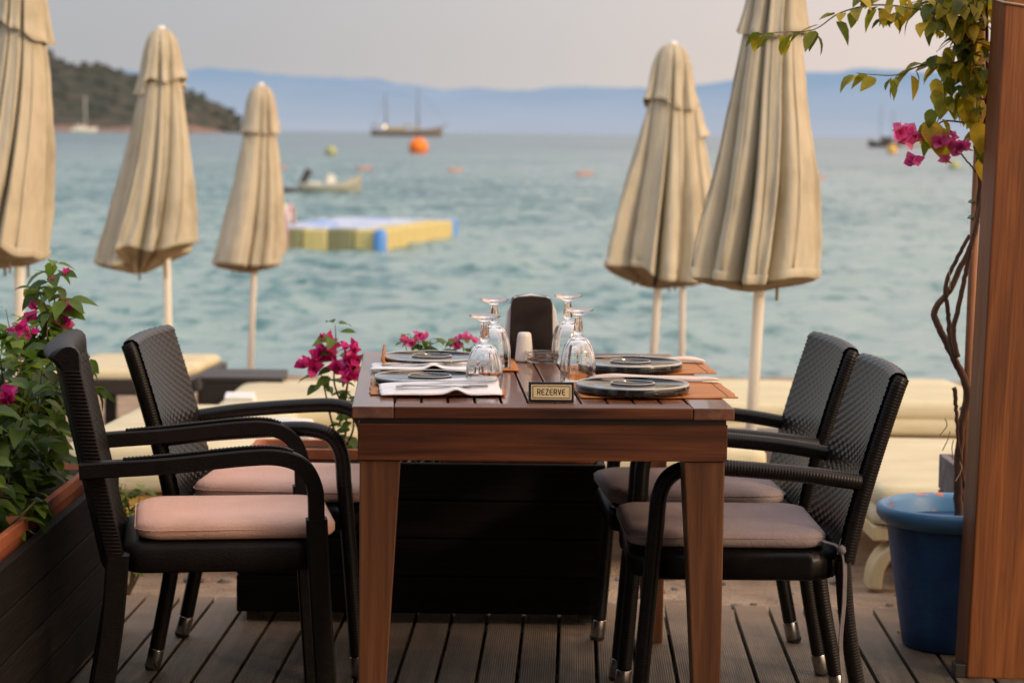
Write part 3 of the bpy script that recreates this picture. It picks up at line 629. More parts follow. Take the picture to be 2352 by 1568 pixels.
def make_goblet():
    o = empty('goblet')
    def fl(a, r, z): return r * (1 + .028 * (.5 + .5 * math.cos(16 * a)) * max(0, min(1, (z - .014) / .02)) * max(0, min(1, (.1 - z) / .03))) 
    outer = [(.0395, 0), (.0405, .0008), (.0408, .003), (.0408, .02), (.0400, .04), (.0385, .055), (.0355, .072), (.0305, .087), (.0235, .098), (.0155, .105), (.0100, .109)]
    inner = [(.0095, .099), (.0175, .096), (.0265, .085), (.0325, .070), (.0360, .054), (.0378, .039), (.0386, .02), (.0388, .003), (.0390, .0006), (.0395, 0)]
    MB().lathe([(.0003, .1015)] + inner + outer[1:] + [(.0003, .109)], 96, fn=lambda a, r, z: fl(a, r, z), cap=True).build('bowl', M['glass'], o, smooth=True)
    st = [(.0003, .1092), (.0090, .1095), (.0088, .112), (.0112, .115), (.0116, .118), (.0106, .121), (.0108, .124), (.0098, .134), (.0082, .146), (.0078, .150), (.0092, .1535), (.0003, .1538)]
    MB().lathe(st, 48, fn=lambda a, r, z: r * (1 - .06 * (.5 + .5 * math.cos(8 * a)) * (1 if .123 < z < .149 else 0))).build('stem', M['glass'], o, smooth=True)
    MB().lathe([(.0003, .154), (.0095, .1542), (.013, .1565), (.022, .1605), (.031, .1635), (.0345, .1655), (.0348, .168), (.0335, .1695), (.028, .1685), (.012, .1672), (.0003, .167)], 64).build('foot', M['glass'], o, smooth=True)
    return o
gb = make_goblet(); GG = 'upturned glass goblets on the table'
for i, (u, v, lb) in enumerate([(1112, 903, 'fluted goblet standing upside down on the left, behind the white napkin, nearest left'), (1134, 850, 'fluted goblet upside down at the far left, partly behind the nearest left goblet'),
                                (1327, 882, 'fluted goblet standing upside down right of the reserved sign'), (1303, 838, 'fluted goblet upside down at the far right, next to the dark napkin holder')]):
    o = gb if i == 0 else copy_tree(gb); o.location = gz(u, v - 5, Z0 + .0008); o.rotation_euler.z = i * .7; tag(o, lb, 'glass', GG)
# napkin holder, napkins, salt shaker, ashtray
hp = gz(1220, 826, Z0); o = empty('napkin_holder', hp + Vector((0, .02, 0)), TR, 'tall dark brown napkin holder standing in the middle of the far table end', 'napkin holder')
b = MB()
for yy in (0, .046):
    prof = []
    for i in range(25):
        pass
    fl = [(-.056, 0), (.056, 0), (.0535, .10), (.0525, .140), (.0475, .153), (.035, .158), (0, .1605), (-.035, .158), (-.0475, .153), (-.0525, .140), (-.0535, .10)]
    b.prism([(x, yy + .007, z) for x, z in fl], [(x, yy - .007, z) for x, z in fl])
b.build('side_panel', M['holder'], o, bevel=.003); MB().box((0, .023, .006), (.10, .03, .012)).build('base', M['holder'], o)
nk = empty('paper_napkins', hp + Vector((0, .043, .0125)), TR, 'white paper napkins standing inside the dark napkin holder', 'napkins')
b = MB()
for k in range(5):
    yy = -.011 + k * .0055
    fl = [(-.064, .0), (.064, 0), (.068, .05), (.06, .11), (.045, .142), (0, .150), (-.045, .142), (-.06, .11), (-.066, .05)]
    b.prism([(x + rnd.uniform(-.002, .002), yy + .0018, z) for x, z in fl], [(x, yy - .0018, z) for x, z in fl])
b.build('napkin_stack', M['paper'], nk)
o = empty('salt_shaker', gz(1204, 829, Z0), 0, 'small white salt shaker in front of the dark napkin holder', 'shaker')
MB().lathe([(.0003, 0), (.0225, 0), (.0235, .0015), (.0232, .006), (.0205, .035), (.0178, .062), (.0165, .069), (.0135, .0725), (.006, .0735), (.0003, .0735)], 40).build('body', M['ceramic'], o, smooth=True)
b = MB()
for k in range(5): b.lathe([(.0008, .0738), (.0008, .0742)], 8, (.0045 * math.cos(k * 1.257), .0045 * math.sin(k * 1.257), 0))
b.build('pour_hole', M['ink'], o)
o = empty('ashtray', gz(1244, 831, Z0), 0, 'low clear glass ashtray beside the white salt shaker', 'ashtray')
MB().lathe([(.0003, .0), (.036, 0), (.039, .002), (.042, .020), (.041, .0275), (.038, .028), (.0355, .020), (.032, .008), (.0003, .007)], 64,
           fn=lambda a, r, z: r * 1.0).build('bowl', M['glass'], o, smooth=True)
# wrapped napkins
def napkin(c, w, d, rz, label, mat, seed, h=.006, ripple=.004, foldr=0.0):
    o = empty('folded_napkin', c, rz, label, 'napkin', 'napkins at the place settings')
    def fn(s, t):
        x = (s - .5) * w; y = (t - .5) * d; e = min(s, 1 - s, t, 1 - t) * 2
        z = h * min(1, e * 5) ** .5 + ripple * noise.noise(Vector((x * 16 + seed, y * 28, seed))) + .0015
        z += foldr * t * (.4 + s * .9) * .9
        if foldr and s > .45: z += .010 * math.exp(-((s - .62) / .07) ** 2) * (1 - t) ** 2
        r = .012 * noise.noise(Vector((s * 3, t * 3, seed + 4)))
        return (x + r * .4, y + r, max(z, .0012))
    MB().sheet(48, 22, fn).build('napkin_sheet', mat, o, smooth=True, solid=.002)
    return o
NZ = Z0 + .005
nA = gz(1010, 901, NZ); napkin(nA, .262, .125, TR + R(3), 'shiny white napkin sleeve with cutlery at the near left place setting', M['paper'], 1.0, .004, .003, .022)
nB = gz(968, 846, NZ); napkin(nB, .24, .10, TR, 'white napkin sleeve with cutlery at the far left place setting', M['paper'], 6.0, .004, .003, .008)
napkin(gz(1500, 871, NZ + .002), .30, .045, TR + R(-6), 'pale pink napkin lying behind the near right plate', M['napkin_pink'], 11.0, .006, .005)
napkin(gz(1490, 829, NZ + .002), .28, .035, TR + R(-4), 'pale pink napkin lying behind the far right plate', M['napkin_pink'], 17.0, .006, .005)
def cutlery(kind, c, rz, label, tilt=0):
    o = empty(kind, c, rz, label, kind, 'cutlery on the left napkins'); o.rotation_euler = (0, tilt, rz)
    pts = [(-.095, 0, 0), (-.06, 0, .0015), (0, 0, .001), (.03, 0, .0015)]
    b = MB(); b.sweep(smoothline(pts, 5), [(-1, -.2), (1, -.2), (1, .2), (-1, .2)], side=(0, 1, 0), scale=[.009 - .004 * i / 15 for i in range(16)]); b.build('handle', M['steel'], o, bevel=.0007)
    if kind == 'knife':
        fl = [(.03, -.004), (.09, -.009), (.112, -.004), (.115, .004), (.03, .006)]
        MB().prism([(x, y, .0005) for x, y in fl], [(x, y, .002) for x, y in fl]).build('blade', M['steel'], o)
    else:
        b = MB(); fl = [(.03, -.004), (.05, -.011), (.066, -.0125), (.066, .0125), (.05, .011), (.03, .004)]
        b.prism([(x, y, .0) for x, y in fl], [(x, y, .002) for x, y in fl]).build('neck', M['steel'], o)
        b = MB()
        for k in range(4): b.box((.085, -.0107 + .0071 * k, .001), (.04, .0034, .002))
        b.build('tine', M['steel'], o)
cutlery('fork', nA + Vector((.0, -.02, .0155)), TR + R(4), 'steel fork lying on the shiny near left napkin'); cutlery('knife', nA + Vector((.01, .018, .0225)), TR + R(2), 'steel knife lying on the shiny near left napkin')
cutlery('knife', nB + Vector((.0, -.012, .0105)), TR + R(3), 'steel knife lying on the far left napkin')
# reserved sign
sg = empty('reserved_sign', gz(1266, 923, Z0) + Vector((0, .012, 0)), TR + R(-2.0), 'black tent sign with a gold face reading REZERVE at the table front', 'sign')
SW, SH = .0485, .0415
ti = R(14)
b = MB()
def tentloop(x): return [(x, -.0135, 0), (x, .016, 0), (x, .003, SH), (x, -.0015, SH)]
b.prism([p for p in tentloop(-SW)], [p for p in tentloop(SW)]); b.build('stand', M['black_plastic'], sg, bevel=.0012)
fa = Vector((0, -.0135, 0)); fb = Vector((0, -.0015, SH)); up = (fb - fa).normalized(); nrm = Vector((0, -up.z, up.y))
def face(x, h, off): return fa + Vector((x, 0, 0)) + up * h + nrm * off
b = MB(); q = [(-.0430, .0055), (.0430, .0055), (.0430, .0375), (-.0430, .0375)]
b.prism([face(x, h, .0002) for x, h in q], [face(x, h, .0011) for x, h in q]); b.build('face_plate', M['gold'], sg)
b = MB()
for (hx, h0, h1, wd) in ((.0405, .0078, .0352, .0011), (.0382, .0098, .0332, .0005)):
    for (x0, a0, x1, a1) in ((-hx, h0, hx, h0 + wd), (-hx, h1 - wd, hx, h1), (-hx, h0 + wd, -hx + wd, h1 - wd), (hx - wd, h0 + wd, hx, h1 - wd)):
        q = [(x0, a0), (x1, a0), (x1, a1), (x0, a1)]; b.prism([face(x, h, .0011) for x, h in q], [face(x, h, .0014) for x, h in q])
b.build('border_line', M['ink'], sg)
G = {'R': [[(0, 0), (0, 1)], [(0, 1), (.62, 1), (.8, .9), (.84, .74), (.8, .58), (.62, .48), (.12, .48)], [(.45, .48), (.86, 0)]],
     'E': [[(.82, 1), (.35, 1), (.12, .9), (0, .68), (0, .32), (.12, .1), (.35, 0), (.82, 0)], [(0, .5), (.74, .5)]],
     'Z': [[(0, 1), (.82, 1), (0, 0), (.84, 0)]], 'V': [[(0, 1), (.42, 0), (.84, 1)]]}
b = MB(); x = -.0293; lw, lh = .0066, .0116; st = .00098
for ch in 'REZERVE':
    for line in G[ch]:
        for (xa, ya), (xb, yb) in zip(line, line[1:]):
            A = Vector((x + xa * lw, .0157 + ya * lh)); B = Vector((x + xb * lw, .0157 + yb * lh)); d = (B - A).normalized(); n_ = Vector((-d.y, d.x)) * st; A -= d * st * .6; B += d * st * .6
            q = [A + n_, A - n_, B - n_, B + n_]; q = [(p.x, p.y) for p in q]; z_ = .0014 + rnd.uniform(0, .0002)
            b.prism([face(px, h, .0011) for px, h in reversed(q)], [face(px, h, z_) for px, h in reversed(q)])
    x += .0088
b.build('lettering', M['ink'], sg)

# ------------------------------------------------------------------ planters, plants
def planter(nm, x0, x1, y0, y1, h, label, mat, rz=0, boards=4, z0=.025):
    cx, cy = (x0 + x1) / 2, (y0 + y1) / 2; o = empty(nm, (cx, cy, 0), rz, label, 'planter', 'wooden planter boxes on the deck')
    hx, hy = (x1 - x0) / 2, (y1 - y0) / 2; bh = (h - z0) / boards
    for nm2, s in (('front_boards', -1), ('back_boards', 1)):
        b = MB()
        for k in range(boards): b.box((0, s * (hy - .011), z0 + bh * (k + .5)), (2 * hx, .022, bh - .004))
        b.build(nm2, M['planter_x'] if mat == 'planter' else M[mat], o, bevel=.003)
    for s in (-1, 1):
        b = MB()
        for k in range(boards): b.box((s * (hx - .011), 0, z0 + bh * (k + .5) - .001), (.0225, 2 * hy - .046, bh - .004))
        b.build('end_boards', M[mat], o, bevel=.003)
    b = MB(); b.box((0, 0, h - .075), (2 * hx - .05, 2 * hy - .05, .02)); b.build('soil', M['soil'], o)
    for sx in (-1, 1):
        for sy in (-1, 1): MB().box((sx * (hx - .045), sy * (hy - .045), z0 / 2 + .02), (.04, .04, z0 + .04)).build('foot', M['dark_wood'], o)
    return o
planter('wooden_planter', -1.47, -1.035, 3.1, 5.96, .425, 'long dark wooden planter box running along the left side of the deck', 'planter')
planter('wooden_planter', -.735, .255, 6.045, 6.36, .437, 'dark wooden planter box standing behind the table', 'planter')
planter('wooden_planter', 1.215, 1.75, 6.10, 6.40, .43, 'weathered grey wooden planter box behind the blue pot', 'grey_board')
def trough(c, lx, ly, h, label):
    o = empty('terracotta_trough', c, 0, label, 'trough', 'terracotta troughs in the planters')
    A, B_ = rrect(-lx, lx, -ly, ly, .02, 4), rrect(-lx + .016, lx - .016, -ly + .016, ly - .016, .015, 4)
    sh = .9
    MB().rings([[(x * sh, y * sh, 0) for x, y in A], [(x * .97, y * .97, h - .03) for x, y in A], [(x, y, h - .028) for x, y in A], [(x, y, h) for x, y in A], [(x, y, h) for x, y in B_], [(x * .95, y * .95, h - .02) for x, y in B_]], True).build('trough_wall', M['terracotta'], o, bevel=.002)
    MB().rings([[(x * .95, y * .95, h - .021) for x, y in B_], [(x * .94, y * .94, h - .017) for x, y in B_]]).build('soil', M['soil'], o)
    return o
for y, lb in ((4.62, 'terracotta trough in the left planter, nearer of the two'), (5.46, 'terracotta trough at the far end of the left planter')):
    trough((-1.20, y, .362), .135, .37, .10, lb)
for x, lb in ((-.50, 'terracotta trough under the tall bougainvillea behind the table'), (.02, 'terracotta trough at the right end of the planter behind the table')):
    trough((x, 6.2, .374), .21, .10, .088, lb)

def leaf(b, p, d, up, Ln, W, fold=.25, droop=.35, tw=0.0):
    d = d.normalized(); s = d.cross(up)
    if s.length < 1e-4: s = d.orthogonal()
    s.normalize(); n = s.cross(d).normalized()
    vs = []; fs = []
    prof = [(0, .0), (.12, .62), (.34, 1.0), (.6, .82), (.82, .42), (1, .0)]
    for t, wd in prof:
        c = p + d * (Ln * t) - n * (droop * Ln * t * t); hw = W * .5 * wd
        ss = (s * math.cos(tw * t) + n * math.sin(tw * t))
        if wd == 0: vs.append(c)
        else: vs += [c - ss * hw + n * (fold * hw), c, c + ss * hw + n * (fold * hw)]
    # indices: 0 ; 1-3 ; 4-6 ; 7-9 ; 10-12 ; 13
    fs = [(0, 2, 1), (0, 3, 2)]
    for k in (1, 4, 7): fs += [(k, k + 1, k + 4, k + 3), (k + 1, k + 2, k + 5, k + 4)]
    fs += [(10, 11, 13), (11, 12, 13)]
    b.add(vs, fs)
def rdir(r, zlo=-1, zhi=1):
    a = r.uniform(0, 2 * math.pi); z = r.uniform(zlo, zhi); q = math.sqrt(max(0, 1 - z * z)); return Vector((q * math.cos(a), q * math.sin(a), z))
def bracts(b, p, r, size, n=3, axis=None):
    ax = axis or rdir(r, -.3, 1); s = ax.orthogonal().normalized(); t = ax.cross(s); ph = r.uniform(0, 6)
    for k in range(n):
        a = ph + 2 * math.pi * k / n; d = (s * math.cos(a) + t * math.sin(a)) * .75 + ax * .75
        leaf(b, p, d, ax, size * r.uniform(.85, 1.15), size * .82, .35, -.25, r.uniform(-.3, .3))
def leaves_along(b, stems, r, step, L0, L1, droopy=.5, wr=.62, start=0.0, outward=None):
    for st in stems:
        pts = resample(st, step)
        for i, p in enumerate(pts):
            if i < len(pts) * start: continue
            t = (pts[min(i + 1, len(pts) - 1)] - pts[max(0, i - 1)]).normalized()
            for k in range(r.choice((1, 1, 2))):
                d = rdir(r, -.6, .5) * 1.0 + t * .35; d.z -= droopy * r.uniform(.2, 1)
                Ln = r.uniform(L0, L1); pet = d.normalized() * (Ln * .25)
                leaf(b, p + pet, d, Vector((r.uniform(-.4, .4), r.uniform(-.6, .2), 1)), Ln, Ln * wr * r.uniform(.85, 1.15), r.uniform(.1, .4), r.uniform(.1, .6), r.uniform(-.5, .5))
def plant(nm, loc, label, stems, r, step, L0, L1, mat, flowers, fmat, start=.1, sr_=.004, droopy=.5, group='bougainvillea plants', stem_mat='twig', cat='plant', extra=()):
    loc = Vector(loc); o = empty(nm, loc, 0, label, cat, group)
    stems = [[Vector(p) - loc for p in s] for s in stems]
    b = MB()
    for s in stems: n = len(s); b.tube(s, [sr_ * (1 - .7 * i / max(1, n - 1)) for i in range(n)], 6)
    b.build('stem', M[stem_mat], o, smooth=True)
    b = MB(); leaves_along(b, stems, r, step, L0, L1, droopy, start=start)
    for fn in extra: fn(b, loc)
    b.build('foliage', M[mat], o, smooth=True)
    for fp, cnt, spread, size in flowers:
        b = MB()
        for k in range(cnt):
            p = Vector(fp) - loc + rdir(r) * spread * r.uniform(.2, 1); bracts(b, p, r, size * r.uniform(.8, 1.15))
        b.build('flower_cluster', M[fmat], o, smooth=True)
    return o
def bush_stems(r, base, tops, jit=.05, n=5):
    out = []
    for bp, tp in zip(base, tops):
        a, c = Vector(bp), Vector(tp); mid = a.lerp(c, .5) + Vector((r.uniform(-jit, jit), r.uniform(-jit, jit), r.uniform(0, jit)))
        out.append(smoothline([a, mid, c], n))
    return out
# left planter: a bushy mass and a taller shoot
r = random.Random(21)
base, tops = [], []
for k in range(58):
    y = r.uniform(4.75, 5.75); x = r.uniform(-1.27, -1.13); base.append((x, y, .41))
    h = r.uniform(.52, .90) - .12 * abs(y - 5.35)
    tops.append((x + r.uniform(-.26, .15), y + r.uniform(-.12, .12), h))
fl = [(at(25, 918, 5.2), 5, .012, .028), (at(40, 760, 5.3), 4, .012, .022), (at(8, 905, 5.25), 3, .012, .03), (at(70, 760, 5.4), 4, .014, .02)]
plant('bougainvillea_bush', (-1.2, 5.25, .41), 'bushy green bougainvillea with few flowers filling the left planter', bush_stems(r, base, tops), r, .0145, .040, .068, 'leaf', fl, 'bract', .06)
r = random.Random(5)
tip = at(120, 597, 5.62); b0 = Vector((-1.19, 5.6, .41))
main = smoothline([b0, at(112, 950, 5.62), at(108, 800, 5.62), at(125, 700, 5.62), tip], 8)
side = [smoothline([main[int(len(main) * q)], main[int(len(main) * q)] + Vector((dx, dy, dz))], 3) for q, dx, dy, dz in ((.35, .09, .05, .08), (.45, -.08, -.03, .1), (.55, .05, -.04, .1), (.65, -.05, .04, .09), (.28, .12, -.05, .06), (.3, -.1, .05, .07))]
fl = [(at(66, 740, 5.62), 3, .012, .03), (at(130, 755, 5.6), 0, .01, .03), (at(143, 712, 5.6), 4, .012, .03), (at(153, 748, 5.6), 2, .008, .032), (at(153, 628, 5.6), 2, .006, .016), (at(118, 645, 5.58), 2, .008, .014), (at(75, 706, 5.63), 2, .006, .02)]
plant('bougainvillea_shoot', b0, 'tall upright bougainvillea shoot with pink flowers rising behind the left chairs', [main] + side, r, .0085, .044, .068, 'leaf', [f for f in fl if f[1]], 'bract', .12, droopy=.9)
# behind the table: one tall, two low with pink tips, a spiky tuft
r = random.Random(11)
b0 = gz(770, 1045, .43); b0.y = 6.2; b0 = at(785, 1045, 6.2)
main = smoothline([b0, at(795, 960, 6.2), at(768, 880, 6.2), at(772, 800, 6.2), at(770, 745, 6.2)], 8)
s2 = smoothline([b0, at(760, 960, 6.22), at(745, 890, 6.24), at(735, 850, 6.24)], 6); s3 = smoothline([main[10], at(800, 870, 6.16), at(812, 820, 6.15)], 6); s4 = smoothline([b0, at(812, 980, 6.15), at(800, 915, 6.14)], 6)
fl = [(at(712, 838, 6.18), 7, .017, .036), (at(740, 815, 6.2), 7, .02, .034), (at(758, 795, 6.2), 5, .016, .03), (at(800, 835, 6.13), 8, .02, .036), (at(812, 800, 6.13), 5, .014, .03), (at(800, 862, 6.12), 7, .016, .034), (at(742, 775, 6.2), 3, .008, .02), (at(778, 845, 6.16), 5, .016, .032)]
plant('bougainvillea_shoot', b0, 'upright bougainvillea with deep magenta flowers just left of the table top', [main, s2, s3, s4], r, .020, .038, .062, 'leaf', fl, 'bract', .05, droopy=.7)
for (u, v, lb, sd_) in ((960, 770, 'small bougainvillea sprig with pink buds behind the far left plate', 3), (1062, 778, 'small bougainvillea sprig with pink buds behind the left goblets', 4)):
    r = random.Random(sd_); Y = 6.22; b0 = at(u + 6, 1046, Y); tp = at(u, v, Y)
    st = [smoothline([b0, b0.lerp(tp, .5) + Vector((.015, 0, 0)), tp], 6)] + [smoothline([b0.lerp(tp, .45), b0.lerp(tp, .7) + Vector((dx * .6, 0, .0)), tp + Vector((dx, r.uniform(-.03, .03), dz))], 5) for dx, dz in ((-.035, -.015), (.035, -.01), (-.02, .0), (.022, -.04))]
    fl = [(at(u - 28, v + 12, Y - .02), 4, .01, .024), (at(u + 4, v - 2, Y - .02), 4, .008, .024), (at(u + 22, v + 4, Y), 2, .006, .02), (at(u - 10, v + 22, Y - .03), 3, .01, .022)]
    plant('bougainvillea_sprig', b0, lb, st, r, .022, .03, .05, 'leaf', fl, 'bract_light', .2, droopy=.4, sr_=.003)
r = random.Random(8); b0 = at(1060, 1062, 6.2); o = empty('spiky_plant', b0, 0, 'low spiky green plant in the planter under the table top', 'plant'); b = MB()
for k in range(90):
    p = Vector((r.uniform(-.14, .14), r.uniform(-.05, .05), 0)); d = rdir(r, .35, 1); Ln = r.uniform(.06, .11); leaf(b, p, d, Vector((0, 0, 1)), Ln, .006, .2, .5)
b.build('foliage', M['grass'], o)
r = random.Random(9); b0 = at(292, 1175, 6.55); b0.z = ground_z(6.55)
st = [smoothline([b0, b0 + Vector((r.uniform(-.05, .05), 0, .12)), at(292 + r.uniform(-28, 36), 1112 + r.uniform(-6, 30), 6.5)], 5) for _ in range(9)]
plant('green_herb', b0, 'small bright green herb growing on the sand beyond the left planter', st, r, .022, .028, .045, 'leaf', [], 'bract', .2, group=None)

# blue pot, stake and the climbing vine on the timber post
pot = empty('blue_pot', (1.155, 5.855, 0), 0, 'large round blue plant pot with chipped orange rim beside the post', 'pot')
MB().lathe([(.0003, .0), (.118, 0), (.125, .006), (.132, .05), (.162, .24), (.172, .315), (.176, .325)], 64).build('pot_wall', M['blue_pot'], pot, smooth=True)
def rimmat():
    m = noisy('chipped_blue_rim', [(.3, (.05, .18, .38)), (.7, (.09, .25, .47))], (5, 5, 9), .45, .1); nt = m.node_tree; L = nt.links.new; b = nt.nodes['Principled BSDF']
    src = b.inputs['Base Color'].links[0].from_socket
    tc = N(nt, 'ShaderNodeTexCoord'); mp = N(nt, 'ShaderNodeMapping'); mp.inputs['Scale'].default_value = (8, 8, 26); mp.inputs['Location'].default_value = (.9, .35, 0); L(tc.outputs['Object'], mp.inputs[0])
    nz = N(nt, 'ShaderNodeTexNoise', Scale=1.0, Detail=5.0, Roughness=.55); L(mp.outputs[0], nz.inputs['Vector'])
    rp = ramp(nt, [(.63, (0, 0, 0)), (.645, (1, 1, 1))]); L(nz.outputs['Fac'], rp.inputs[0])
    mx = N(nt, 'ShaderNodeMix', data_type='RGBA'); L(rp.outputs[0], mx.inputs[0]); L(src, mx.inputs[6]); mx.inputs[7].default_value = (.55, .16, .06, 1); L(mx.outputs[2], b.inputs['Base Color']); return m
MB().lathe([(.176, .322), (.190, .330), (.2, .345), (.2015, .358), (.197, .369), (.188, .373), (.178, .369), (.172, .358), (.165, .30), (.155, .24)], 72, cap=False).build('pot_rim', rimmat(), pot, smooth=True)
MB().lathe([(.0003, .255), (.157, .25)], 32, cap=False).build('soil', M['soil'], pot)
post = empty('timber_post', (1.124, 5.487, 0), 0, 'thick reddish brown timber post at the right edge of the deck', 'post'); post.rotation_euler = (0, R(1.5), 0)
MB().box((.085, .075, 1.5), (.17, .15, 3.0)).build('shaft', M['post'], post, bevel=.006, seg=3)
b = MB(); MB().box((-.012, .03, .0165), (.03, .05, .033)).build('foot_bracket', M['dark_wood'], post, bevel=.002)
cordz = 1.618
b = MB(); lp_ = [(-.003, -.003), (.173, -.003), (.173, .153), (-.003, .153), (-.003, -.003)]
b.tube([(x, y, cordz + .025 - x * .12 + (.0 if y < 0 else .02)) for x, y in lp_], .0028, 6); b.build('binding_cord', M['cord'], post, smooth=True)
b = MB(); stx = at(2229, 900, 5.80).x
stake = empty('plant_stake', (stx - .012, 5.80, .26), 0, 'slim brown stake standing in the blue pot beside the post', 'stake')
b.tube([(0, 0, 0), (.008, 0, .7), (.026, 0, 1.9)], .0115, 10); b.build('rod', M['stake'], stake, smooth=True)
for zz, nm in ((.125, 'tie'), (.37, 'tie'), (.86, 'tie'), (.90, 'tie')):
    b = MB(); b.tube([(.0135 * zz + .017 * math.cos(a * .785) - .002, .016 * math.sin(a * .785), zz + .004 * math.sin(a)) for a in range(9)], .0022, 6); b.build('green_tie', M['tie'], stake, smooth=True)
V = lambda pts, Y=5.76: smoothline([at(u, v, Y + (p[0] if p else 0)) for (u, v, *p) in pts], 8)
r = random.Random(31)
def hang(b, lo):
    for (u, v, L_) in ((2130, 295, .085), (2145, 310, .08), (2155, 320, .085), (2122, 300, .07), (2250, 300, .085), (2255, 330, .08), (2148, 225, .055), (2160, 250, .05), (2140, 270, .05), (2175, 195, .05), (2150, 200, .05), (2258, 380, .07)):
        leaf(b, at(u, v - 20, 5.67) - lo, Vector((r.uniform(-.4, .4), r.uniform(-.4, .1), -1)), Vector((0, -1, .4)), L_, L_ * .68, .25, .1, r.uniform(-.3, .3))
trunk = V([(2203, 1215), (2200, 1100), (2208, 980), (2222, 900), (2196, 832), (2168, 775), (2146, 716), (2180, 668), (2208, 610), (2236, 545), (2250, 440), (2246, 330), (2240, 200), (2252, 60), (2262, -60)])
second = V([(2196, 832), (2182, 780), (2178, 715), (2172, 655), (2200, 590), (2226, 540)], 5.735)
third = V([(2200, 820), (2190, 760), (2205, 690), (2222, 610), (2232, 560), (2246, 500), (2262, 420), (2262, 300), (2268, 180), (2266, 40), (2270, -60)], 5.72)
fourth = V([(2192, 890), (2196, 940), (2200, 1000), (2215, 1120)], 5.74)
brA = V([(2262, 20, 0), (2190, 40, -.03), (2100, 20, -.05), (2010, 12, -.06), (1930, 30, -.07), (1870, 68, -.07), (1800, 74, -.06), (1742, 78, -.05)], 5.72)
brB = V([(2250, 120), (2190, 145, -.03), (2120, 150, -.05), (2060, 172, -.06), (2010, 172, -.06), (1968, 168, -.05)], 5.72)
brC = V([(2180, 120), (2166, 160, -.04), (2170, 220, -.04), (2160, 260, -.04), (2146, 300, -.04)], 5.72)
brD = V([(2255, 290), (2215, 282, -.02), (2170, 278, -.03), (2148, 290, -.04)], 5.72)
brE = V([(2242, 395), (2225, 375, -.02), (2205, 350, -.03)], 5.72)
upper = [V([(2262, y0), (2225 + r.uniform(-20, 20), y0 + r.uniform(-10, 20), r.uniform(-.06, .03)), (x1, y1, r.uniform(-.08, .05))], 5.72) for y0, x1, y1 in ((20, 2215, 60), (50, 2245, 130), (90, 2250, 170), (130, 2262, 230), (70, 2190, 150), (-10, 2160, 20), (190, 2255, 300), (-20, 2180, 30), (10, 2160, 70), (40, 2200, 110), (60, 2150, 120), (100, 2200, 190), (-40, 2080, 10), (-30, 2130, 50), (150, 2215, 215), (180, 2190, 210), (0, 2240, 90), (230, 2245, 280), (-40, 1960, -10), (-30, 2040, 35))]
o = plant('climbing_vine', at(2203, 1215, 5.76), 'climbing bougainvillea vine with yellow green leaves trained up beside the timber post', [brA, brB, brC] + upper, r, .0185, .036, .062, 'leaf_warm',
      [(at(2067, 300, 5.66), 6, .012, .034), (at(2088, 318, 5.66), 6, .012, .034), (at(2112, 322, 5.67), 4, .008, .024), (at(2100, 366, 5.66), 5, .008, .031), (at(2158, 326, 5.66), 5, .010, .031), (at(2186, 346, 5.66), 6, .012, .031), (at(2208, 342, 5.66), 5, .01, .03), (at(2172, 368, 5.66), 4, .004, .020), (at(2186, 311, 5.66), 3, .003, .02)], 'bract_light', .0, .003, .85, group=None, extra=(hang,))
lo = Vector(o.location)
b = MB()
for s_, r0, r1 in ((trunk, .0115, .005), (second, .0065, .005), (third, .007, .004), (fourth, .006, .003), (brD, .0025, .002), (brE, .0025, .002)):
    n = len(s_); b.tube([p - lo + Vector((r.uniform(-.0015, .0015), 0, 0)) for p in s_], [r0 + (r1 - r0) * i / (n - 1) for i in range(n)], 8)
b.build('trunk', M['stem'], o, smooth=True)
for (u, v) in ((2180, 620), (2235, 575), (2190, 1010), (2170, 960), (2182, 990), (2205, 1060)):
    p = at(u, v, 5.73) - lo; b = MB(); b.tube(smoothline([p, p + Vector((r.uniform(-.012, .012), 0, -.02)), p + Vector((r.uniform(-.02, .01), 0, -.05))], 5), .0014, 5); b.build('dry_fibre', M['cord'], o)

# ------------------------------------------------------------------ beach furniture
def make_lounger(frame='plastic_cream'):
    o = empty('sun_lounger')
    Wd, Ln, H_ = .64, 1.92, .245
    b = MB()
    for s in (-1, 1): b.box((s * (Wd / 2 - .025), Ln / 2, H_ - .03), (.05, Ln, .06))
    for k in range(12): b.box((0, .08 + k * .155, H_ - .012), (Wd - .1, .10, .018))
    b.box((0, .03, H_ - .03), (Wd - .1, .06, .058)); b.build('frame', M[frame], o, bevel=.008)
    for y in (.07, 1.66):                     # one wide arched leg at each end
        pts = smoothline([(-.31, y, 0), (-.30, y, .08), (-.262, y, .145), (-.19, y, .175), (0, y, .183), (.19, y, .175), (.262, y, .145), (.30, y, .08), (.31, y, 0)], 6)
        b = MB(); b.sweep(pts, [(-.075, -.02), (.075, -.02), (.075, .02), (-.075, .02)], side=(0, 1, 0)); b.build('leg_arch', M[frame], o, bevel=.008)
    rings = []
    for ins, z in ((.03, .248), (.008, .251), (0, .266), (0, .300), (.006, .315), (.012, .321), (.006, .327), (0, .342), (0, .375), (.008, .392), (.03, .399), (.1, .402)):
        rings.append([Vector((x + .006 * noise.noise(Vector((x * 5, y * 5, z * 20))), y + .008 * noise.noise(Vector((x * 6, y * 3, z * 20 + 5))), z + .008 * math.sin(y * 8) * (z > .36))) for x, y in rrect(-Wd / 2 + ins, Wd / 2 - ins, -.03 + ins, Ln - ins, .06, 6)])
    MB().rings(rings).build('mattress', M['mattress'], o, smooth=True)
    for y in (.62, 1.25):
        b = MB(); b.box((0, y, .398), (Wd - .02, .012, .010)); b.build('mattress_seam', M['plastic_cream'], o, bevel=.004)
    return o
GL = 'sun loungers on the beach'
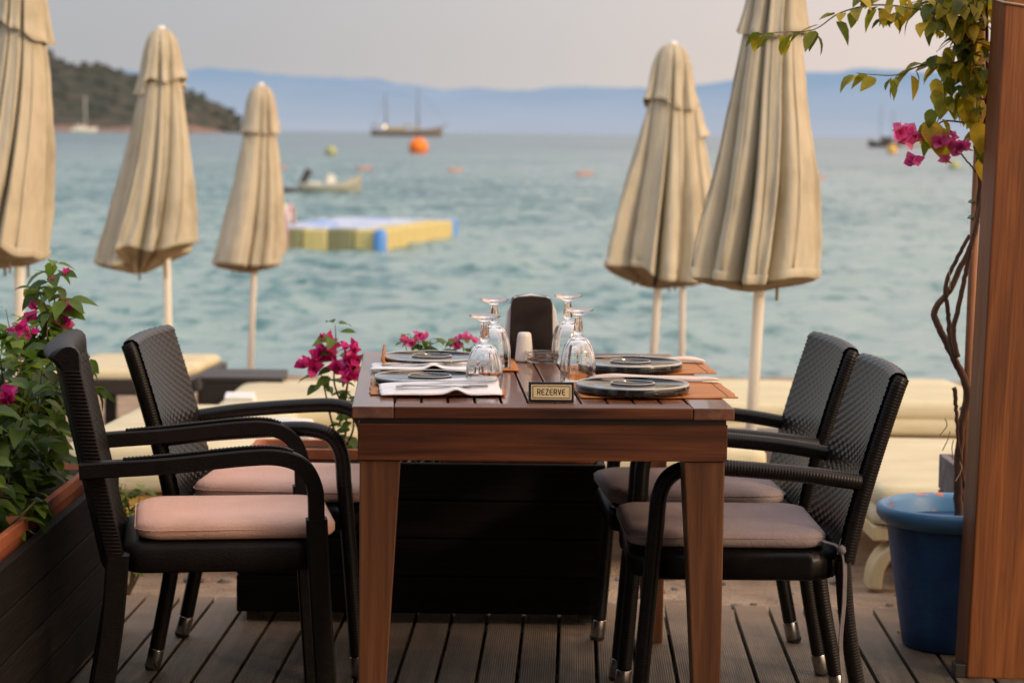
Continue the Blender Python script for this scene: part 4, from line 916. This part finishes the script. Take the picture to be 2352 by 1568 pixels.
lg = make_lounger(); lg2 = make_lounger('plastic_yellow')
def put(o, x, y, rz, label, sz=1.0):
    o.scale = (1, 1, sz)
    o.location = (x, y, ground_z(y) + .012); o.rotation_euler = (-math.atan(.057), 0, rz); tag(o, label, 'sun lounger', GL); return o
put(lg, 1.42, 6.80, R(-2), 'cream sun lounger with thick mattress just beyond the blue pot', .80)
put(copy_tree(lg), 1.84, 9.8, R(-3), 'cream sun lounger farther back on the right, behind the vine stems')
put(copy_tree(lg), 1.06, 9.5, R(-2), 'cream sun lounger behind the right hand chair backs')
put(lg2, .50, 7.15, R(2), 'yellow framed sun lounger half hidden by the right hand chairs')
put(copy_tree(lg), -.86, 8.95, R(3), 'cream sun lounger behind the far left chair, beside the magenta bougainvillea')
put(copy_tree(lg2), -1.08, 7.05, R(2), 'yellow framed sun lounger close to the deck behind the left chairs')
put(copy_tree(lg), -.62, 10.9, R(4), 'cream sun lounger nearest the water on the left')
put(copy_tree(lg), -2.35, 7.9, R(2), 'cream sun lounger mostly hidden behind the bushy plant on the left')
# dark framed daybed
db = empty('wooden_daybed', (-1.86, 10.45, ground_z(10.45) + .01), R(2), 'dark wooden daybed with a pale cream mattress between the left chair backs', 'daybed'); db.rotation_euler.x = -math.atan(.057)
for y in (.03, 1.87): MB().box((0, y, .385), (.74, .06, .075)).build('end_rail', M['dark_wood'], db, bevel=.006)
for s in (-1, 1): MB().box((s * .345, .95, .384), (.05, 1.778, .072)).build('side_rail', M['dark_wood'], db, bevel=.006)
for s in (-1, 1):
    for y in (.06, 1.82): MB().box((s * .25, y, .173), (.062, .062, .346)).build('leg', M['dark_wood'], db, bevel=.005)
rings = [[(x, y, z) for x, y in rrect(-.34 + i_, .34 - i_, .02 + i_, 1.88 - i_, .05, 6)] for i_, z in ((.02, .40), (0, .425), (0, .45), (.02, .465), (.08, .468))]
MB().rings(rings).build('mattress', M['mattress'], db, smooth=True)
def side_table(x, y, s, h, ap, label, mat):
    o = empty('beach_side_table', (x, y, ground_z(y)), R(2), label, 'side table', 'low side tables on the beach')
    MB().box((0, 0, h - .0125), (s, s, .025)).build('table_top', M[mat], o, bevel=.004)
    b = MB()
    for k in (-1, 1): b.box((0, k * (s / 2 - .02), h - .025 - ap / 2), (s - .01, .025, ap)); b.box((k * (s / 2 - .02), 0, h - .026 - ap / 2), (.025, s - .065, ap))
    b.build('apron', M[mat], o, bevel=.003)
    for a in (-1, 1):
        for c in (-1, 1): MB().box((a * (s / 2 - .055), c * (s / 2 - .055), (h - .03) / 2), (.04, .04, h - .03)).build('leg', M[mat], o, bevel=.003)
    return o
side_table(-1.265, 10.75, .38, .455, .10, 'dark brown square side table behind the far left chair', 'dark_wood')
side_table(.93, 8.45, .40, .36, .05, 'grey lilac side table around the pole of the large right parasol', 'grey_board')
o = empty('rolled_towel', at(608, 1014, 7.55) + Vector((0, 0, .0)), R(80), 'white rolled towel on the lounger behind the left chairs', 'towel'); o.location.z = ground_z(7.55) + .395 - .02
MB().lathe([(.001, 0), (.03, 0), (.045, .008), (.047, .05), (.047, .12), (.045, .16), (.03, .168), (.001, .168)], 20).build('roll', M['towel'], o, smooth=True).rotation_euler = (R(90), 0, 0)
o.location.z += .047
o = empty('folded_towel', Vector((at(548, 905, 9.25).x, 9.25, ground_z(9.25) + .408)), R(5), 'small folded white towel on the lounger in front of the dark side table', 'towel')
b = MB(); [b.box((rnd.uniform(-.006, .006), 0, .010 + k * .018), (.13 - k * .01, .16, .017)) for k in range(2)]; b.build('fold', M['towel'], o, bevel=.008, seg=3)
def scatter_stones():
    b = MB(); r = random.Random(12)
    for k in range(900):
        y = 6.40 + r.random() ** 1.6 * 5; x = r.uniform(-2.6, 2.6); s = r.uniform(.006, .024) * (1.5 if r.random() < .08 else 1); c = Vector((x, y, ground_z(y) + s * .2)); rg = []
        for a in (-.8, 0, .7):
            q = math.sqrt(1 - a * a) * s; ph = r.uniform(0, 1); rg.append([c + Vector((q * math.cos(ph + t * 1.047) * r.uniform(.8, 1.3), q * math.sin(ph + t * 1.047), a * s * .6)) for t in range(6)])
        b.rings(rg)
    tag(b.build('pebbles', M['stone'], None, smooth=True, kind='stuff'), 'small pebbles scattered over the sand by the deck', 'pebbles')
scatter_stones()
r = random.Random(77)
for (u, v, lb) in ((3150, 2508, 'dry orange leaf on the deck near the rear legs of the right chair'), (3385, 2390, 'small dark dry leaf on the deck left of the blue pot'), (3400, 2345, 'tiny dry leaf on the deck close to the blue pot base')):
    o = empty('fallen_leaf', gz(u * .6125, v * .6125, .001), r.uniform(0, 6), lb, 'leaf', 'dry leaves fallen on the deck'); b = MB(); leaf(b, Vector((0, 0, .002)), Vector((1, 0, .1)), Vector((0, 0, 1)), .03, .018, .4, -.3); b.build('blade', M['dry_leaf'], o, smooth=True)

# ------------------------------------------------------------------ closed parasols
def parasol(top, hem, Y, seed, label, sag=(0, 0), wide=1.0, folds=8, base_uv=None):
    r = random.Random(seed); T = at(top[0], top[1], Y); Hm = at(hem[0], hem[1], Y)
    ax = (T - Hm); S = ax.length / 1.24; ax.normalize()
    gzz = ground_z(Y) - .05; Lt = (T.z - gzz) / ax.z; base = T - ax * Lt
    o = empty('closed_parasol', base, 0, label, 'parasol', 'closed beige parasols on the beach')
    o.rotation_mode = 'QUATERNION'; o.rotation_quaternion = Vector((0, 0, 1)).rotation_difference(ax)
    top_z = Lt; n = 220; K = folds
    cen = []; a = r.uniform(0, 6.28)
    for k in range(K): cen.append(a + 2 * math.pi * (k + r.uniform(-.30, .30)) / K)
    dep = [r.uniform(.38, .78) for _ in range(K)]; wid = [r.uniform(.055, .13) for _ in range(K)]; pan = [r.uniform(.74, 1.2) for _ in range(K)]; dz = [r.uniform(-.075, .06) for _ in range(K)]; tw = [r.uniform(-.3, .3) for _ in range(K)]
    skew = [r.choice((-1, 1)) for _ in range(K)]
    def fold(th, t):
        m = 1.0
        for k in range(K):
            d = (th - cen[k] - tw[k] * t + math.pi) % (2 * math.pi) - math.pi
            w_ = wid[k] * (.55 + .45 * t)
            m -= dep[k] * (.18 + .82 * min(1, t * 1.3)) * math.exp(-abs(d / w_) ** 1.4)
            # lip beside the valley on one side only, like cloth turned over
            e_ = d * skew[k]
            m += .16 * min(1, t * 1.3) * math.exp(-((e_ - w_ * 1.7) / (w_ * .9)) ** 2)
            m -= .05 * math.exp(-((e_ + .42) / .16) ** 2) * t
        return max(.2, m)
    def panel(th, arr):
        s = wsum = 0
        for k in range(K):
            d = (th - cen[k] - math.pi / K + math.pi) % (2 * math.pi) - math.pi; q = math.exp(-(d / .4) ** 2); s += q * arr[k]; wsum += q
        return s / wsum
    wob = [r.uniform(-.014, .014) for _ in range(4)]
    def ctr(t): return Vector((sag[0] * t * t + wob[0] * math.sin(t * 4.2) + wob[1] * t * math.sin(t * 7), sag[1] * t * t + wob[2] * math.sin(t * 4.2), 0)) * S
    def ring(t, rad, dzk=0.0, ft=None):
        out = []
        for i in range(n):
            th = 2 * math.pi * i / n; rr = rad * S * wide * fold(th, t if ft is None else ft) * (1 + (panel(th, pan) - 1) * min(1, t * 1.5))
            rr *= 1 + .05 * noise.noise(Vector((math.cos(th) * 2, math.sin(th) * 2, t * 5 + seed))) + .022 * noise.noise(Vector((math.cos(th) * 5, math.sin(th) * 5, t * 16 + seed)))
            p = ctr(t) + Vector((rr * math.cos(th), rr * math.sin(th), top_z - 1.24 * S * t + dzk * panel(th, dz) * S)); out.append(p)
        return out
    prof = [(.205, .096), (.26, .114), (.32, .126), (.4, .142), (.49, .161), (.6, .185), (.71, .210), (.8, .229), (.88, .245), (.935, .253), (.95, .253)]
    rs = []
    for i in range(len(prof) - 1):
        for k in range(4):
            q = k / 4; t = prof[i][0] + (prof[i + 1][0] - prof[i][0]) * q; rad = prof[i][1] + (prof[i + 1][1] - prof[i][1]) * q
            rs.append(ring(t, rad, max(0, (t - .7) / .27)))
    rs.append(ring(.95, .257, 1)); rs.append(ring(.955, .250, 1)); canopy = MB().rings(rs, False).build('canopy', M['canvas'], o, smooth=True)
    inn = [ring(.956, .247, 1), ring(.962, .236, 1), ring(.976, .20, .9), ring(.994, .150, .7), ring(1.012, .105, .4, .8), ring(1.03, .068, .2, .5), ring(1.04, .036, 0, .1)]
    for k in range(K):
        th = cen[k] + math.pi / K; line = []
        for q in range(14):
            t = .255 + .68 * q / 13; rad = .114 + (.257 - .114) * min(1, max(0, (t - .26) / .62)); th_ = th + tw[k] * t
            rr = rad * S * wide * fold(th_, t) * (1 + (panel(th_, pan) - 1) * min(1, t * 1.5)) * (1 + .05 * noise.noise(Vector((math.cos(th_) * 2, math.sin(th_) * 2, t * 5 + seed))) + .022 * noise.noise(Vector((math.cos(th_) * 5, math.sin(th_) * 5, t * 16 + seed))))
            line.append(ctr(t) + Vector((rr * math.cos(th_), rr * math.sin(th_), top_z - 1.24 * S * t + max(0, (t - .7) / .27) * panel(th_, dz) * S)))
        MB().tube(line, .003 * S, 6).build('seam', M['canvas'], canopy, smooth=True)
    hb = [ring(.925, .2580, 1), ring(.927, .2600, 1), ring(.951, .2595, 1), ring(.953, .257, 1)]
    MB().rings(hb, False).build('hem_band', M['canvas'], canopy, smooth=True)
    MB().rings(inn, False).build('tucked_hem', M['canvas_shade'], canopy, smooth=True)
    vent = [(0.0, .012), (.003, .034), (.014, .057), (.03, .072), (.05, .086), (.09, .102), (.14, .114), (.19, .124), (.225, .138), (.24, .146), (.243, .142)]
    rs = [ring(t, rad, .75 * (t / .243) ** 2, t * 3.0) for t, rad in vent]; MB().rings(rs, False).build('vent_cap', M['canvas'], o, smooth=True)
    MB().lathe([(.0003, -.02), (.022 * S, -.02), (.024 * S, .0), (.018 * S, .012 * S), (.0003, .016 * S)], 16, (0, 0, top_z)).build('finial', M['pole'], o, smooth=True)
    MB().tube([(0, 0, 0), (0, 0, top_z - .02)], .0215 * S, 14).build('pole', M['pole'], o, smooth=True)
    for k in range(K):
        if k % 2: continue
        b = MB()
        th = cen[k] + .3; p0 = ctr(.9) + Vector((.12 * S * math.cos(th), .12 * S * math.sin(th), top_z - 1.15 * S)); b.tube([p0, p0 + Vector((.004, 0, -.15 * S * r.uniform(.7, 1.25)))], .006 * S, 6)
        b.build('rib_tip', M['canvas_shade'], o)
    return o
parasol((46, -92), (45, 590), 9.6, 2, 'closed beige parasol cut off by the left edge of the picture', sag=(-.10, 0), wide=.86, folds=7)
parasol((370, 66), (383, 606), 12.0, 5, 'closed beige parasol second from the left, sagging to its left', sag=(-.135, .02), wide=.93, folds=9)
parasol((600, 195), (584, 610), 15.7, 9, 'closed beige parasol third from the left, smallest and nearest the water', sag=(-.03, 0), wide=.98, folds=7)
parasol((1546, 101), (1512, 640), 12.1, 14, 'closed beige parasol right of centre with a small stain near its top', sag=(-.02, 0), folds=8)
parasol((1572, 215), (1568, 640), 13.4, 18, 'closed beige parasol mostly hidden between the two right hand parasols', sag=(.03, 0), wide=1.05, folds=6)
parasol((1792, -134), (1746, 638), 8.4, 23, 'largest closed beige parasol on the right, leaning, its top out of view', sag=(-.03, 0), wide=.90, folds=9)

# ------------------------------------------------------------------ on the water
def sea_pt(u, v): 
    p = gz(u, v, SEA); return p
def buoy(nm, u, v, diam, mat, label, group, squash=1.0, cat='buoy'):
    p = sea_pt(u, v); o = empty(nm, p, 0, label, cat, group); r_ = diam / 2
    MB().lathe([(.001, -r_ * .5 * squash)] + [(r_ * math.cos(R(a)), r_ * .55 * squash + r_ * squash * math.sin(R(a))) for a in range(-75, 90, 15)] + [(.001, r_ * 1.55 * squash)], 24).build('float_body', M[mat], o, smooth=True)
    b = MB(); b.lathe([(.06 * diam, r_ * 1.5 * squash), (.07 * diam, r_ * 1.66 * squash), (.03 * diam, r_ * 1.7 * squash)], 10); b.build('ring_eye', M['hull_dark'], o)
    return o
buoy('mooring_buoy', 961, 351, 1.95, 'orange', 'large bright orange round buoy in front of the two masted boat', None)
buoy('mooring_buoy', 2049, 353, 1.35, 'yellow_buoy', 'yellow orange buoy beside the dark boat on the right', None, 1.1)
buoy('mooring_buoy', 760, 356, 1.0, 'green_buoy', 'pale yellow green buoy above the small motorboat', None)
buoy('mooring_buoy', 2192, 388, .8, 'green_buoy', 'pale green buoy behind the pink flowers of the vine', None, .9)
def lane_float(u, v, label):
    o = empty('lane_float', sea_pt(u, v), R(4), label, 'float', 'faded red floats marking the swimming area')
    MB().lathe([(.001, -.42), (.12, -.42), (.17, -.36), (.17, .36), (.12, .42), (.001, .42)], 16).build('float_body', M['red_float'], o, smooth=True).rotation_euler = (0, R(90), 0)
    b = MB(); b.tube([(-.75, 0, -.05), (-.42, 0, .02)], .03, 6); b.tube([(.42, 0, .02), (.75, 0, -.05)], .03, 6); b.build('rope_end', M['hull_dark'], o)
for u, v, lb in ((640, 388, 'faded red float just right of the third parasol'), (838, 391, 'faded red float beyond the bow of the motorboat'), (1046, 394, 'faded red float on the open water above the swimming platform'), (1342, 402, 'faded red float left of the right hand parasols'), (1876, 412, 'faded red float at the right edge of the largest parasol')): lane_float(u, v, lb)
# cube pontoon
cor = sea_pt(872, 574); ang = math.atan2(.975, .22)
dock = empty('floating_dock', cor, ang - math.pi / 2, 'yellow and blue swimming platform of plastic float cubes moored offshore', 'floating dock')
cm = MB(); A = rrect(-.24, .24, -.24, .24, .06, 4); cm.rings([[(x * .8, y * .8, -.15) for x, y in A], [(x * .97, y * .97, -.08) for x, y in A], [(x, y, 0) for x, y in A], [(x, y, .24) for x, y in A], [(x * .98, y * .98, .32) for x, y in A], [(x * .9, y * .9, .35) for x, y in A]])
cubes = {}
for key in ('cube_yellow', 'cube_olive', 'cube_blue', 'cube_pale'):
    me = bpy.data.meshes.new('float_cube'); me.from_pydata(cm.v, [], cm.f); me.materials.append(M[key]); cubes[key] = me
r = random.Random(4); front = ['cube_yellow', 'cube_olive', 'cube_yellow', 'cube_olive', 'cube_olive', 'cube_olive', 'cube_olive']
for i in range(5):
    for j in range(12):
        if i == 0: key = 'cube_blue' if j == 11 else 'cube_yellow'
        elif j == 0: key = front[i]
        else: key = r.choice(('cube_pale', 'cube_pale', 'cube_pale', 'cube_blue', 'cube_pale'))
        c = bpy.data.objects.new('float_cube', cubes[key]); col.objects.link(c); c.parent = dock; c.location = (-.25 - .49 * i, .25 + .49 * j, r.uniform(-.012, .012)); c.rotation_euler.z = r.uniform(-.02, .02)
b = MB(); 
for s in (-1, 1): b.tube(smoothline([(-1.95 + s * .2, -.02, -.1), (-1.95 + s * .2, -.03, .4), (-1.95 + s * .2, .12, .72), (-1.95 + s * .2, .35, .70), (-1.95 + s * .2, .42, .4)], 5), .04, 8)
for k in range(3): b.box((-1.95, -.03, .0 + .16 * k), (.4, .07, .05))
b.build('ladder', M['pink_plastic'], dock, smooth=False)
MB().lathe([(.001, -.14), (.09, -.12), (.12, -.05), (.12, .28), (.09, .36), (.001, .38)], 14, (.02, -.02, 0)).build('corner_fender', M['cube_blue'], dock, smooth=True)
o = empty('white_fender', dock.matrix_basis @ Vector((-2.15, .9, .35)), 0, 'white round fender sitting on the corner of the swimming platform', 'fender')
MB().lathe([(.001, 0), (.08, .01), (.17, .09), (.2, .2), (.17, .31), (.08, .39), (.05, .44), (.001, .45)], 20).build('ball', M['hull_white'], o, smooth=True)

def hull(b, Ln, B, H_, sheer, n=24, stern=.75, full=.5, under=.3):
    """open boat hull: bow at +x; rings of 9 points across"""
    rs = []
    for i in range(n + 1):
        s = i / n; x = -Ln / 2 + Ln * s
        w_ = B / 2 * min(1, (stern + (1 - stern) * min(1, s / .35))) * (1 - max(0, (s - full) / (1 - full)) ** 2.2)
        zt = H_ + sheer * (max(0, s - .4) / .6) ** 2 + sheer * .3 * (max(0, .3 - s) / .3) ** 2; w_ = max(w_, .012 * B)
        keel = -under * (1 - max(0, (s - .8) / .2) ** 2 * 1.2)
        rs.append([(x, w_ * math.cos(a) * (1 if True else 0), keel + (zt - keel) * (1 - math.sin(a) ** .8)) for a in [math.pi * k / 12 for k in range(13)]])
    return b.rings(rs, True), rs
def deckplate(b, rs, drop):
    vs = []
    for r_ in rs: vs += [(r_[0][0], r_[0][1] * .97, r_[0][2] - drop), (r_[-1][0], r_[-1][1] * .97, r_[-1][2] - drop)]
    b.add(vs, [(2 * i, 2 * i + 2, 2 * i + 3, 2 * i + 1) for i in range(len(rs) - 1)])
# small motorboat
p = sea_pt(752, 443); o = empty('motorboat', p, R(8), 'small pale motorboat with a black tilted outboard engine near the platform', 'boat'); o.scale = (.92, .92, .92)
b = MB(); b, rs = hull(b, 2.3, 1.1, .30, .42, under=.15); o2 = b.build('hull', M['hull_grey'], o, smooth=True); o2.location.x = .1
b = MB(); deckplate(b, rs, .1); o3 = b.build('deck', M['hull_white'], o); o3.location.x = .1
b = MB(); b.add([(-.1, -.42, .34), (.30, -.36, .36), (.30, .36, .36), (-.1, .42, .34), (.02, -.36, .70), (.24, -.3, .66), (.24, .3, .66), (.02, .36, .70)], [(0, 1, 5, 4), (1, 2, 6, 5), (2, 3, 7, 6), (3, 0, 4, 7), (4, 5, 6, 7)]); b.build('windshield', M['hull_white'], o, bevel=.02)
b = MB(); b.box((-.48, 0, .34), (.5, .8, .12)); b.build('seat', M['hull_white'], o, bevel=.03)
eng = MB(); eng.sweep(smoothline([(-.98, 0, .05), (-.90, 0, .42), (-.66, 0, .86)], 6), [(-.11, -.11), (.11, -.11), (.11, .11), (-.11, .11)], side=(0, 1, 0), scale=[.75 + .5 * i / 12 for i in range(13)]); eng.box((-.99, 0, .02), (.2, .3, .16)); eng.build('outboard_engine', M['hull_dark'], o, bevel=.03)
b = MB(); 
for s in (-1, 1): b.tube(smoothline([(-.95, s * .38, .06), (-1.4, s * .4, .08), (-1.68, s * .3, .1)], 5), .10, 10)
b.box((-1.3, 0, .06), (.75, .7, .08)); b.build('stern_platform', M['hull_dark'], o, smooth=False)
# two masted wooden boat
p = sea_pt(934, 313); k = p.y / 1000.0
o = empty('sailing_gulet', p, R(2), 'two masted wooden sailing boat anchored with sails down on the horizon', 'boat'); o.scale = (k, k, k)
b = MB(); b, rs = hull(b, 31, 7, 2.4, 1.9, stern=.7, full=.45, under=1); b.build('hull', M['hull_wood'], o, smooth=True)
b = MB(); deckplate(b, rs, .5); b.build('deck', M['hull_cream'], o)
MB().box((-4.5, 0, 3.2), (9, 3.6, 1.9)).build('cabin', M['hull_cream'], o, bevel=.3); MB().box((4.5, 0, 2.8), (5, 3, 1.0)).build('cabin', M['hull_cream'], o, bevel=.2)
for x, h in ((-9, 18.5), (5.0, 21)):
    b = MB(); b.tube([(x, 0, 1.6), (x - .3, 0, h)], [.42, .22], 8); m_ = b.build('mast', M['mast'], o, smooth=True)
    b = MB(); b.tube([(x, 0, 4.4), (x - 6.5, 0, 4.8)], [.42, .34], 8); b.build('boom', M['hull_cream'], m_, smooth=True)
b = MB(); b.tube([(13.8, 0, 3.8), (18.5, 0, 5.2)], [.3, .15], 8); b.build('bowsprit', M['hull_wood'], o, smooth=True)
b = MB(); b.tube([(18.3, 0, 5.1), (4.8, 0, 20.5)], .06, 5); b.tube([(-15, 0, 3.4), (-9.3, 0, 18)], .06, 5); b.build('rigging', M['mast'], o)
m, nt2, pb = newmat('warm_lamp'); pb.inputs['Emission Color'].default_value = (1, .72, .4, 1); pb.inputs['Emission Strength'].default_value = 3.0
tcx = N(nt2, 'ShaderNodeTexCoord'); nzx = N(nt2, 'ShaderNodeTexNoise', Scale=2.0); nt2.links.new(tcx.outputs['Object'], nzx.inputs['Vector']); nt2.links.new(nzx.outputs['Fac'], pb.inputs['Roughness'])
MB().lathe([(.001, -.6), (.45, -.35), (.6, 0), (.45, .35), (.001, .6)], 12, (-9.5, -2.6, 4.0)).build('lamp', m, o, smooth=True)
# white sailing boat under the headland
p = sea_pt(192, 301.5); p = p * (1100 / p.y); p.z = SEA; o = empty('sailing_boat', p, R(12), 'white sailing boat with a bare mast moored below the headland', 'boat')
b = MB(); b, rs = hull(b, 12.5, 3.6, 1.6, .9, stern=.75, full=.4, under=.5); b.build('hull', M['hull_white'], o, smooth=True)
b = MB(); deckplate(b, rs, .2); b.build('deck', M['hull_cream'], o); MB().box((-1, 0, 1.9), (5, 2.2, .9)).build('cabin', M['hull_white'], o, bevel=.25)
b = MB(); b.tube([(1, 0, 1.4), (.8, 0, 17)], [.26, .18], 8); m_ = b.build('mast', M['hull_white'], o, smooth=True); b = MB(); b.tube([(.9, 0, 3), (-4.2, 0, 3.1)], .25, 8); b.build('boom', M['hull_white'], m_)
# dark motor boat on the right, and its pale neighbour behind the flowers
p = sea_pt(2030, 338.5); o = empty('fishing_boat', p, R(185), 'dark hulled boat with thin masts far out on the right beside a yellow buoy', 'boat'); k = p.y / 470.0; o.scale = (k, k, k)
b = MB(); b, rs = hull(b, 6.6, 2.2, .9, .7, stern=.8, full=.45, under=.4); b.build('hull', M['hull_dark'], o, smooth=True); b = MB(); deckplate(b, rs, .15); b.build('deck', M['hull_dark'], o)
MB().box((-.6, 0, 1.5), (2.2, 1.5, 1.3)).build('wheelhouse', M['hull_dark'], o, bevel=.12); b = MB(); b.tube([(.8, 0, .8), (.8, 0, 8.5)], .07, 6); b.tube([(-1.8, 0, .8), (-1.8, 0, 7.6)], .07, 6); b.build('mast', M['mast'], o)
p = sea_pt(2092, 336); o = empty('cream_boat', p, R(5), 'cream coloured boat behind the pink vine flowers on the right', 'boat'); k = p.y / 470.0; o.scale = (k, k, k)
b = MB(); b, rs = hull(b, 6.5, 2.2, 1.0, .7, stern=.8, full=.45, under=.4); b.build('hull', M['hull_cream'], o, smooth=True); b = MB(); deckplate(b, rs, .15); b.build('deck', M['hull_white'], o)
MB().box((-.8, 0, 1.5), (2.4, 1.5, 1.1)).build('cabin', M['hull_cream'], o, bevel=.15)
